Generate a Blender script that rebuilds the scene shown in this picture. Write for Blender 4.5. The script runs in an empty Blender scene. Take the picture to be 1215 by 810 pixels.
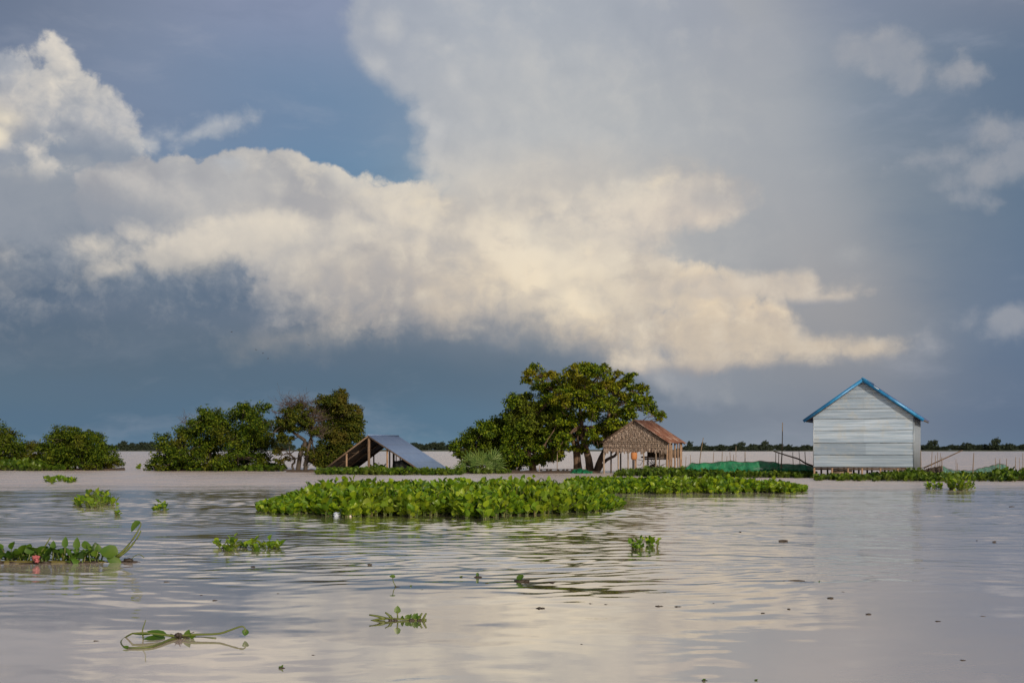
import bpy, math, random
import numpy as np
from mathutils import Vector, Matrix, noise as mnoise

sc = bpy.context.scene
COL = sc.collection
R = math.radians

# ------------------------------------------------------------------ camera
F = 1400.0            # focal length in pixels of the 1215 px wide photograph
CX, HY = 607.5, 533.0 # principal column, horizon row
EYE = 1.5             # eye height above the water, sitting in a boat
cam_d = bpy.data.cameras.new('camera'); cam = bpy.data.objects.new('camera', cam_d); COL.objects.link(cam)
cam.location = (0, 0, EYE); cam.rotation_euler = (R(90), 0, 0)
cam_d.sensor_width = 36; cam_d.lens = 36 * F / 1215.0
cam_d.shift_y = (HY - 405.0) / 1215.0
cam_d.clip_start = 0.1; cam_d.clip_end = 30000
sc.camera = cam

# ------------------------------------------------------------------ exposure
vs = sc.view_settings
sc.display_settings.display_device = 'sRGB'
vs.view_transform = 'Standard'; vs.look = 'None'; vs.exposure = 0.0; vs.gamma = 1.0; vs.use_curve_mapping = False
sc.render.engine = 'CYCLES'
sc.cycles.max_bounces = 6; sc.cycles.diffuse_bounces = 2; sc.cycles.glossy_bounces = 3
sc.cycles.transmission_bounces = 4; sc.cycles.transparent_max_bounces = 8
sc.cycles.sample_clamp_indirect = 4.0
sc.cycles.use_denoising = True

# ------------------------------------------------------------------ sun
SUN_EL, SUN_AZ = R(21), R(157)     # clockwise from +Y: behind the camera, to the right
sundir = Vector((math.sin(SUN_AZ) * math.cos(SUN_EL), math.cos(SUN_AZ) * math.cos(SUN_EL), math.sin(SUN_EL)))
sd = bpy.data.lights.new('sun', 'SUN'); sd.energy = 4.3; sd.angle = R(0.6); sd.color = (1.0, 0.86, 0.67)
so = bpy.data.objects.new('sun', sd); COL.objects.link(so)
so.rotation_euler = sundir.to_track_quat('Z', 'Y').to_euler(); so.location = (30, -40, 40)

# ------------------------------------------------------------------ node helper
def lin(r, g=None, b=None):
    if g is None: r, g, b = r
    f = lambda c: (c / 255) / 12.92 if c / 255 <= 0.04045 else ((c / 255 + 0.055) / 1.055) ** 2.4
    return (f(r), f(g), f(b))

class NT:
    """tiny expression layer over a node tree; values are sockets or numbers / tuples"""
    def __init__(s, tree): s.t = tree
    def n(s, typ, **kw):
        x = s.t.nodes.new(typ)
        for k, v in kw.items(): setattr(x, k, v)
        return x
    def put(s, sock, v):
        if isinstance(v, bpy.types.NodeSocket): s.t.links.new(v, sock)
        else:
            if sock.type == 'RGBA' and len(v) == 3: v = tuple(v) + (1,)
            sock.default_value = v
    def m(s, op, a, b=None, c=None, clamp=False):
        x = s.n('ShaderNodeMath', operation=op); x.use_clamp = clamp
        s.put(x.inputs[0], a)
        if b is not None: s.put(x.inputs[1], b)
        if c is not None: s.put(x.inputs[2], c)
        return x.outputs[0]
    def add(s, a, b): return s.m('ADD', a, b)
    def sub(s, a, b): return s.m('SUBTRACT', a, b)
    def mul(s, a, b): return s.m('MULTIPLY', a, b)
    def mad(s, a, b, c): return s.m('MULTIPLY_ADD', a, b, c)
    def vm(s, op, a, b=None, scale=None):
        x = s.n('ShaderNodeVectorMath', operation=op)
        s.put(x.inputs[0], a)
        if b is not None: s.put(x.inputs[1], b)
        if scale is not None: s.put(x.inputs['Scale'], scale)
        return x.outputs['Value'] if op in ('LENGTH', 'DOT_PRODUCT', 'DISTANCE') else x.outputs['Vector']
    def xyz(s, v):
        x = s.n('ShaderNodeSeparateXYZ'); s.put(x.inputs[0], v); return x.outputs
    def vec(s, a, b, c=0.0):
        x = s.n('ShaderNodeCombineXYZ')
        for i, q in enumerate((a, b, c)): s.put(x.inputs[i], q)
        return x.outputs[0]
    def step(s, a, lo, hi):        # smooth 0..1
        x = s.n('ShaderNodeMapRange', interpolation_type='SMOOTHSTEP')
        s.put(x.inputs['Value'], a); s.put(x.inputs['From Min'], lo); s.put(x.inputs['From Max'], hi)
        return x.outputs[0]
    def rng(s, a, lo, hi, o0, o1):
        x = s.n('ShaderNodeMapRange'); x.clamp = False; s.put(x.inputs['Value'], a)
        for k, v in zip(('From Min', 'From Max', 'To Min', 'To Max'), (lo, hi, o0, o1)): s.put(x.inputs[k], v)
        return x.outputs[0]
    def mix(s, f, a, b, blend='MIX'):
        x = s.n('ShaderNodeMix', data_type='RGBA', blend_type=blend)
        s.put(x.inputs['Factor'], f); s.put(x.inputs[6], a); s.put(x.inputs[7], b)
        return x.outputs[2]
    def fmix(s, f, a, b):
        x = s.n('ShaderNodeMix', data_type='FLOAT')
        s.put(x.inputs['Factor'], f); s.put(x.inputs[2], a); s.put(x.inputs[3], b)
        return x.outputs[0]
    def noise(s, v, scale, detail=4, rough=0.55, lac=2.0, out='Fac', **kw):
        x = s.n('ShaderNodeTexNoise', **kw)
        if v is not None: s.put(x.inputs['Vector'], v)
        s.put(x.inputs['Scale'], scale); s.put(x.inputs['Detail'], detail)
        s.put(x.inputs['Roughness'], rough); s.put(x.inputs['Lacunarity'], lac)
        return x.outputs[0 if out == 'Fac' else 1]
    def voro(s, v, scale, detail=3, rough=0.5, lac=2.1, dim='2D'):
        x = s.n('ShaderNodeTexVoronoi', feature='F1', voronoi_dimensions=dim)
        s.put(x.inputs['Vector'], v); s.put(x.inputs['Scale'], scale); s.put(x.inputs['Detail'], detail)
        s.put(x.inputs['Roughness'], rough); s.put(x.inputs['Lacunarity'], lac)
        x.normalize = True
        return x.outputs['Distance']
    def ramp(s, f, stops, interp='LINEAR', alpha=False):
        x = s.n('ShaderNodeValToRGB'); cr = x.color_ramp; cr.interpolation = interp
        while len(cr.elements) < len(stops): cr.elements.new(0.5)
        for e, (p, c) in zip(cr.elements, sorted(stops, key=lambda q: q[0])):
            e.position = p; e.color = tuple(c) + (1,) if len(c) == 3 else c
        s.put(x.inputs[0], f); return x.outputs[1 if alpha else 0]

# ------------------------------------------------------------------ sky: Sky Texture + storm clouds laid out by compass direction and elevation
world = bpy.data.worlds.new('World'); sc.world = world; world.use_nodes = True
T = NT(world.node_tree); world.node_tree.nodes.clear()
SKY_STRENGTH = 0.1

def st(px, py):   # photo pixel -> (azimuth, elevation) in units of 100 px at the focal length
    az = math.atan((px - CX) / F)
    return 14 * az, 14 * (HY - py) / F * math.cos(az)

tc = T.n('ShaderNodeTexCoord')
dx, dy, dz = T.xyz(tc.outputs['Generated'])
az = T.m('ARCTAN2', dx, dy)
hl = T.m('SQRT', T.add(T.mul(dx, dx), T.mul(dy, dy)))
el = T.m('DIVIDE', dz, T.m('MAXIMUM', hl, 0.12))
S = T.mul(az, 14.0); E = T.mul(el, 14.0)
P = T.vec(S, E, 0.0)

# shared noises
nA = T.noise(P, 0.55, 5, 0.55, out='Color')               # broad warp
nB = T.noise(P, 2.2, 5, 0.6, out='Color')                 # fine warp
wA = T.vm('SUBTRACT', nA, (0.5, 0.5, 0.5)); wB = T.vm('SUBTRACT', nB, (0.5, 0.5, 0.5))
Pw = T.vm('ADD', P, T.vm('SCALE', wA, scale=0.55))
Pf = T.vm('ADD', T.vm('ADD', P, T.vm('SCALE', wA, scale=0.30)), T.vm('SCALE', wB, scale=0.16))

def billow(q):
    v = T.voro(q, 1.15, 4.0, 0.50, 2.2)
    return T.m('SUBTRACT', 1.0, T.mul(T.mul(v, v), 1.9))
BI = billow(Pf)
LIGHT = (0.14, 0.15, 0.0)          # towards the sun, on the sky sphere: up and right
BI2 = billow(T.vm('ADD', Pf, LIGHT))
REL0 = T.sub(BI, BI2)               # >0 faces the light
def bigbillow(q):
    v = T.voro(q, 0.62, 1.0, 0.45, 2.3)
    return T.m('SUBTRACT', 1.0, T.mul(T.mul(v, v), 1.9))
BL = T.sub(bigbillow(Pf), bigbillow(T.vm('ADD', Pf, (0.20, 0.24, 0.0))))
FB = T.noise(Pf, 1.5, 7, 0.64)
FB2 = T.noise(T.vm('ADD', Pf, (0.10, 0.12, 0.0)), 1.5, 7, 0.64)
RELF = T.sub(FB, FB2)
REL = T.mad(RELF, 0.55, T.mad(BL, 0.7, REL0))

veil = T.noise(T.vm('MULTIPLY', Pw, (0.5, 1.4, 1.0)), 1.0, 5, 0.6)
shr = T.noise(T.vm('MULTIPLY', Pf, (0.75, 1.25, 1.0)), 1.25, 5, 0.62)
broad = T.noise(Pw, 0.75, 3, 0.5)
# everything below hangs on this negligible term, so that the shader compiler runs the noises first and the cloud layers in order
tiny = T.mul(T.add(T.add(T.add(REL, RELF), T.add(veil, shr)), broad), 1e-6)
tv = T.vec(tiny, tiny, 0.0)
Pf = T.vm('ADD', Pf, tv); Pw = T.vm('ADD', Pw, tv)
S = T.add(S, tiny); E = T.add(E, tiny)

def grid(rows, q):                 # rows: [(py, [(px, srgb)...])] -> smooth colour field
    x, y = T.vm('DOT_PRODUCT', q, (1, 0, 0)), T.vm('DOT_PRODUCT', q, (0, 1, 0))
    f = T.rng(x, -7.0, 7.0, 0.0, 1.0)
    out = None; prev = None
    for py, cols in sorted(rows, key=lambda r: -r[0]):
        stops = [((st(px, py)[0] + 7.0) / 14.0, lin(c)) for px, c in cols]
        c = T.ramp(f, stops, 'B_SPLINE' if len(stops) > 3 else 'EASE')
        t = st(CX, py)[1]
        out = c if out is None else T.mix(T.step(y, prev, t), out, c)
        prev = t
    return out

def blobs(lst, q, k=0.25):         # union of soft ellipses, value >0 inside (in 100 px)
    out = None
    for b in lst:
        px, py, rx, ry = b[:4]; rot = b[4] if len(b) > 4 else 0
        s0, t0 = st(px, py); ca, sa = math.cos(R(rot)), math.sin(R(rot)); ix, iy = 100 / rx, 100 / ry
        if rot == 0:
            w = T.n('ShaderNodeVectorMath', operation='MULTIPLY_ADD')
            T.put(w.inputs[0], q); w.inputs[1].default_value = (ix, iy, 0); w.inputs[2].default_value = (-s0 * ix, -t0 * iy, 0)
            ln = T.vm('LENGTH', w.outputs[0])
        else:
            u = T.add(T.vm('DOT_PRODUCT', q, (ca * ix, sa * ix, 0)), -(ca * s0 + sa * t0) * ix)
            v = T.add(T.vm('DOT_PRODUCT', q, (-sa * iy, ca * iy, 0)), -(-sa * s0 + ca * t0) * iy)
            ln = T.m('SQRT', T.mad(u, u, T.mul(v, v)))
        d = T.mul(T.sub(1.0, ln), min(rx, ry) / 100)
        out = d if out is None else T.m('SMOOTH_MAX', out, d, k)
    return out
XS = (0, 150, 300, 450, 600, 750, 900, 1050, 1215)
def row(py, *c): return (py, list(zip(XS, c)))
base = grid([
    row(-120, (112,120,138),(122,130,148),(135,142,162),(138,146,166),(146,152,166),(148,154,168),(140,148,166),(124,134,154),(124,130,148)),
    row(0,   (104,116,138),(124,136,158),(138,148,174),(134,146,172),(148,156,172),(150,157,171),(146,153,169),(122,134,154),(122,130,148)),
    row(130, (112,126,150),(124,138,162),(114,136,164),(108,136,166),(150,160,172),(160,168,176),(160,166,174),(118,133,151),( 98,117,141)),
    row(260, (120,130,146),(124,140,162),(108,138,168),( 98,138,168),(165,170,174),(158,164,172),(154,160,168),(134,143,153),( 93,115,139)),
    row(390, (104,118,134),(102,117,133),(104,118,134),(108,120,136),(126,134,144),(128,137,148),(130,138,150),(130,138,148),( 98,117,142)),
    row(450, ( 92,113,131),( 90,111,130),( 89,110,129),( 88,110,129),( 92,112,130),(104,120,138),(114,126,142),(122,131,145),( 96,114,138)),
    row(500, ( 88,113,134),( 87,112,134),( 86,112,134),( 88,116,138),( 90,118,140),(108,124,142),(116,128,144),(114,126,144),( 94,112,136)),
    row(533, ( 86,116,140),( 88,118,142),( 88,118,142),( 92,124,146),(100,130,150),(118,136,152),(124,136,152),(116,130,146),( 96,116,140)),
], Pw)
# faint veil streaks everywhere in the base
base = T.mix(T.mul(T.step(veil, 0.50, 0.75), 0.22), base, lin(172, 176, 188))
base = T.mix(T.mul(T.step(veil, 0.50, 0.25), 0.16), base, lin(84, 106, 134))

def over(bg, a, c): return T.mix(a, bg, c)
col = base

def cumulus(lst, k, amp, soft, lit, shade, rel=2.0, thr=0.0, fbm=0.0, bright=(234,222,203)):
    if not isinstance(bright, bpy.types.NodeSocket): bright = lin(bright)
    m = blobs(lst, Pf, k)
    m = T.add(m, T.mul(T.sub(BI, 0.55), amp))
    if fbm: m = T.add(m, T.mul(T.sub(FB, 0.5), fbm))
    a = T.step(m, thr, T.add(soft, thr) if isinstance(soft, bpy.types.NodeSocket) else thr + soft)
    c = T.mix(T.m('MULTIPLY', REL, rel), lit, bright)
    c = T.mix(T.m('MULTIPLY', REL, -rel * 0.9), c, shade)
    return a, c, m


# rain shaft with a curving right edge
sx = T.fmix(T.step(E, st(0, 440)[1], st(0, 40)[1]), st(1120, 0)[0], st(985, 0)[0])
ind = T.sub(T.add(sx, T.mul(T.sub(veil, 0.5), 0.35)), S)
shaft = T.mul(T.step(ind, -0.45, 1.15), T.step(ind, 5.0, 1.6))
shaft = T.mul(shaft, T.fmix(T.step(E, st(0, 500)[1], st(0, 330)[1]), 0.2, 0.85))
col = over(col, shaft, T.mix(T.step(E, st(0, 420)[1], st(0, 120)[1]), lin(158, 156, 157), lin(165, 168, 173)))

# high grey tower with a rain shaft, crisp on its left side
tower = blobs([(545,45,105,90),(600,150,112,95),(640,230,130,110),(720,110,190,150),(840,200,190,170),(900,330,190,150),(470,20,60,60)], Pf, 0.4)
ta = T.step(T.add(tower, T.mul(T.sub(BI, 0.55), 0.46)), 0.0, 0.24)
tfade = T.rng(S, st(760,0)[0], st(1010,0)[0], 1.0, 0.0)
tfade = T.step(tfade, 0.0, 1.0)
tc_ = grid([
    (0,   [(430,(158,165,178)),(560,(176,181,188)),(720,(168,174,183)),(900,(150,156,170))]),
    (150, [(430,(168,173,182)),(560,(187,188,189)),(720,(184,186,187)),(900,(164,168,174))]),
    (230, [(430,(186,186,186)),(560,(211,204,193)),(720,(205,198,188)),(900,(160,165,171))]),
    (300, [(430,(190,186,180)),(560,(208,200,188)),(720,(198,192,184)),(900,(158,164,170))]),
    (430, [(430,(160,160,164)),(560,(165,165,168)),(720,(160,162,168)),(900,(140,147,156))]),
], Pf)
tc_ = T.mix(T.m('MULTIPLY', REL, 0.55), tc_, lin(222, 216, 206))
tc_ = T.mix(T.m('MULTIPLY', REL, -0.45), tc_, lin(128, 140, 158))
col = over(col, T.mul(T.mul(ta, tfade), 0.92), tc_)

a, c, m = cumulus([(512,46,24,13),(530,58,16,12),(541,98,11,17),(500,142,20,20),(515,160,22,22),(516,189,18,7),(505,205,12,12),(462,30,20,26),(452,75,14,16)], 0.08, 0.20, 0.30, lin(196, 196, 196), lin(160, 167, 178), 1.2, 0.0, 0.15, bright=(210,206,200))
col = over(col, T.mul(a, 0.7), c)

# soft grey-white bank at left, behind the cumulus
bankb = blobs([(30,260,190,120),(200,280,220,90),(330,330,200,80),(60,360,200,60)], Pf, 0.4)
ba = T.step(T.add(bankb, T.mul(T.sub(FB, 0.5), 0.7)), -0.05, 0.5)
bc = T.mix(T.step(T.add(E, T.mul(T.sub(FB, 0.5), 2.2)), st(0,400)[1], st(0,210)[1]), lin(88,106,127), lin(152,158,167))
bc = T.mix(T.m('MULTIPLY', RELF, 0.9), bc, lin(184, 182, 180))
bc = T.mix(T.m('MULTIPLY', RELF, -1.2), bc, lin(104, 120, 142))
col = over(col, ba, bc)

# the warm cumulus deck: crisp tops, soft shaded bottoms
LITC = grid([
    (185, [(0,(206,202,196)),(150,(200,198,194)),(380,(206,202,194)),(560,(198,194,188)),(660,(196,192,187)),(800,(190,186,180)),(900,(182,178,174))]),
    (270, [(0,(206,200,192)),(150,(196,192,188)),(380,(214,206,194)),(560,(222,210,192)),(680,(242,229,207)),(800,(210,198,186)),(900,(198,188,178))]),
    (350, [(0,(150,154,160)),(150,(170,170,170)),(380,(196,186,174)),(560,(218,202,180)),(680,(247,232,205)),(800,(234,214,184)),(900,(222,204,180))]),
    (420, [(0,(110,122,138)),(150,(112,124,140)),(380,(176,168,160)),(560,(196,180,162)),(660,(214,196,170)),(800,(220,200,174)),(1000,(200,186,172))]),
], Pf)
deck = [(185,236,66,38),(240,240,90,46),(325,236,92,50),(400,290,70,44),(470,285,90,48),(570,285,110,66),
        (655,250,110,72),(725,250,90,66),(805,232,66,34),(690,345,110,80),(775,352,56,36),(830,385,80,40),(560,345,150,55),(420,345,110,45)]
softx = T.fmix(T.step(S, st(500, 0)[0], st(600, 0)[0]), 0.09, 0.85)
softx = T.m('SUBTRACT', softx, T.mul(T.step(S, st(735, 0)[0], st(800, 0)[0]), 0.60))
softx = T.fmix(T.step(E, st(0, 310)[1], st(0, 250)[1]), 0.16, softx)
LITD = T.mix(T.mul(T.step(S, st(470, 0)[0], st(170, 0)[0]), 0.78), LITC, lin(166, 168, 173))
LITD = T.mix(T.mul(T.step(broad, 0.58, 0.36), T.fmix(T.step(S, st(200, 0)[0], st(620, 0)[0]), 0.75, 0.38)), LITD, lin(150, 152, 160))
a, c, m = cumulus(deck, 0.35, 0.56, softx, LITD, lin(156, 158, 165), 1.35, fbm=0.30, bright=T.mix(T.step(S, st(160, 0)[0], st(420, 0)[0]), lin(204, 199, 193), lin(238, 226, 204)))
# the deck's underside dissolves into the dark base
bot = T.ramp(T.rng(S, -7.0, 7.0, 0, 1), [((st(x, y)[0] + 7) / 14, ((HY - y) / 533.0,) * 4) for x, y in
     [(0,345),(120,345),(250,340),(300,362),(350,390),(410,399),(520,402),(620,402),(700,428),(800,440),(880,444),(960,440),(1060,425)]], 'EASE', alpha=True)
below = T.sub(T.mul(bot, 5.33), T.add(E, T.mul(T.sub(FB, 0.5), 1.0)))
fade = T.step(below, 0.25, -0.45)
sh = T.step(below, 0.05, -0.80)
c = T.mix(sh, T.mix(0.60, c, lin(140, 144, 153)), c)
col = over(col, T.mul(a, fade), c)
# the streamers at the deck's right end
a2, c2, m2 = cumulus([(860,402,90,22,-4),(945,413,80,11,3),(1010,411,30,8,6),(850,428,90,10)], 0.15, 0.26, 0.16, lin(204, 190, 172), lin(162, 158, 158), 1.3, 0.0, 0.22)
c2 = T.mix(T.step(T.add(E, T.mul(T.sub(FB, 0.5), 0.25)), st(0, 415)[1], st(0, 442)[1]), c2, lin(150, 148, 152))
col = over(col, T.mul(a2, 0.92), c2)
# grey shreds drifting in front of the deck
col = over(col, T.mul(T.mul(T.step(shr, 0.53, 0.72), 0.45), T.mul(a, fade)), T.mix(T.step(S, st(150, 0)[0], st(600, 0)[0]), lin(136, 144, 156), lin(172, 166, 163)))
col = over(col, T.mul(T.mul(T.step(shr, 0.48, 0.28), 0.4), T.mul(a, fade)), T.mix(T.step(S, st(150, 0)[0], st(600, 0)[0]), lin(190, 187, 183), lin(242, 226, 198)))

# lit band in front at left, the faint lit puffs under the deck
gp = T.step(T.add(blobs([(120,262,110,24),(40,250,90,50),(215,272,50,12)], Pf, 0.3), T.mul(T.sub(FB, 0.5), 0.5)), -0.08, 0.24)
col = over(col, T.mul(gp, 0.75), lin(142, 149, 160))
a, c, m = cumulus([(138,322,42,12,12),(195,306,70,24,12),(265,285,62,28,12),(318,272,40,22),(118,292,20,7),(170,282,22,7)], 0.18, 0.42, 0.24,
                  T.mix(0.35, LITC, lin(212, 203, 189)), lin(150, 153, 160), 1.5, 0.0, 0.35)
below2 = T.step(T.sub(E, T.mad(T.sub(S, st(110, 0)[0]), 0.27, st(0, 352)[1])), -0.25, 0.35)
col = over(col, T.mul(T.mul(a, 0.95), below2), c)
a, c, m = cumulus([(350,398,80,16,16),(430,376,80,24,10),(332,415,30,10)], 0.2, 0.40, 0.55, lin(190, 180, 168), lin(146, 150, 158), 1.2, 0.0, 0.45)
col = over(col, T.mul(a, 0.7), c)

# grey mottled cloud hanging under the band
gm = T.step(T.add(blobs([(120,370,190,40),(300,375,120,40),(60,330,100,30)], Pf, 0.3), T.mul(T.sub(FB, 0.5), 0.9)), 0.05, 0.55)
col = over(col, T.mul(gm, 0.5), T.mix(T.m('MULTIPLY', RELF, 1.2), lin(126, 134, 147), lin(176, 174, 172)))

# tower at far left, lit on its right flank
a, c, m = cumulus([(80,88,26,40),(62,125,66,44),(122,148,38,26,-22),(25,165,66,40),(95,165,50,20),(-20,130,60,46),(152,160,11,14)], 0.16, 0.50, 0.13,
                  grid([(40,[(0,(150,156,168)),(60,(178,180,186)),(160,(196,194,192))]),(110,[(0,(168,172,180)),(60,(190,188,186)),(160,(204,200,194))]),(165,[(0,(190,186,182)),(60,(168,171,177)),(160,(186,186,188))]),(205,[(0,(150,156,166)),(60,(138,148,162)),(160,(140,150,164))])], Pf),
                  lin(132, 142, 158), 2.6, fbm=0.55, bright=(222,214,202))
c = T.mix(T.mul(T.step(shr, 0.50, 0.34), 0.55), c, lin(146, 154, 167))
col = over(col, T.mul(a, T.step(E, st(0, 225)[1], st(0, 165)[1])), c)
a, c, m = cumulus([(2,133,20,12),(-6,158,18,16)], 0.2, 0.20, 0.22, lin(232, 221, 200), lin(196, 189, 180), 1.5)
col = over(col, T.mul(a, 0.9), c)
a, c, m = cumulus([(5,300,20,16),(0,335,26,10)], 0.2, 0.35, 0.5, lin(186, 181, 176), lin(150, 156, 166), 1.2, fbm=0.4)
col = over(col, T.mul(a, 0.5), c)

# wisps in the blue gap
a, c, m = cumulus([(235,160,42,14,14),(200,158,16,12),(265,148,20,8,20),(185,172,14,16),(258,192,14,5)], 0.1, 0.36, 0.20, lin(178, 182, 188), lin(140, 152, 170), 1.0, 0.0, 0.4)
col = over(col, T.mul(a, 0.8), c)

# long thin cloud at mid right, with its grey keel
a, c, m = cumulus([(880,345,95,13),(820,342,50,12),(930,338,40,14),(980,352,30,6)], 0.1, 0.30, 0.16, lin(204, 192, 178), lin(150, 154, 164), 1.4, 0.0, 0.2)
col = over(col, T.mul(a, 0.9), T.mix(T.step(E, st(0,340)[1], st(0,356)[1]), c, lin(146, 150, 160)))
a, c, m = cumulus([(800,354,40,6),(640,355,36,8,25),(500,360,22,5)], 0.1, 0.2, 0.3, lin(158, 156, 160), lin(140, 144, 154), 1.0, 0.0, 0.3)
col = over(col, T.mul(a, 0.75), c)

# small pale clouds in the right of the storm sky
a, c, m = cumulus([(1050,62,32,32),(1070,95,22,20,-30),(1020,60,24,16),(1146,92,26,12),(1148,80,8,14),
                   (1195,155,34,18),(1170,205,44,18,12),(1150,235,22,14),(1205,185,30,26),(1110,190,34,12,8),
                   (1195,382,28,16),(1150,374,13,8,30),(1102,408,16,9)], 0.1, 0.34, 0.24, lin(164, 166, 172), lin(124, 136, 156), 1.1, 0.0, 0.45, bright=(196,190,186))
col = over(col, T.mul(a, 0.58), c)
a, c, m = cumulus([(965,200,30,10),(850,235,36,14),(1000,300,30,10)], 0.1, 0.3, 0.3, lin(172, 174, 176), lin(150, 156, 166), 1.0, 0.0, 0.4)
col = over(col, T.mul(a, 0.35), c)

# dark flat cloud base over the trees
a_d = T.step(T.add(blobs([(150,415,260,42),(420,420,200,34),(600,425,140,22),(60,390,120,30)], Pw, 0.5), T.mul(T.sub(veil, 0.5), 0.5)), -0.02, 0.40)
col = over(col, T.mul(a_d, 0.5), lin(88, 106, 123))

# the rest of the sky dome: clear evening sky with loose high cloud
sky = T.n('ShaderNodeTexSky', sky_type='NISHITA'); sky.sun_disc = False
sky.sun_elevation = SUN_EL; sky.sun_rotation = SUN_AZ; sky.air_density = 1.2; sky.dust_density = 2.0
front = T.mul(T.step(T.m('ABSOLUTE', az), 1.45, 0.60), T.step(el, 1.05, 0.50))
scaled = T.mix(1.0, col, (1 / SKY_STRENGTH,) * 3, 'MULTIPLY')
loose = T.noise(tc.outputs['Generated'], 3.0, 6, 0.6)
back = T.mix(T.mul(T.step(loose, 0.44, 0.64), 0.55), sky.outputs[0], tuple(v / SKY_STRENGTH for v in lin(205, 196, 186)))
final = T.mix(front, back, scaled)
bg = T.n('ShaderNodeBackground'); T.put(bg.inputs['Color'], final); bg.inputs['Strength'].default_value = SKY_STRENGTH
wo = T.n('ShaderNodeOutputWorld'); T.t.links.new(bg.outputs[0], wo.inputs['Surface'])
world.cycles.sampling_method = 'MANUAL'; world.cycles.sample_map_resolution = 512
# ------------------------------------------------------------------ geometry helpers
def Wp(px, py, Y):                 # the point seen at a photo pixel, Y metres ahead
    return np.array(((px - CX) / F * Y, Y, EYE + (HY - py) / F * Y))
def G(px, py, z=0.0):              # the point seen at a photo pixel on the level z
    Y = F * (EYE - z) / (py - HY)
    return np.array(((px - CX) / F * Y, Y, z))

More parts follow.
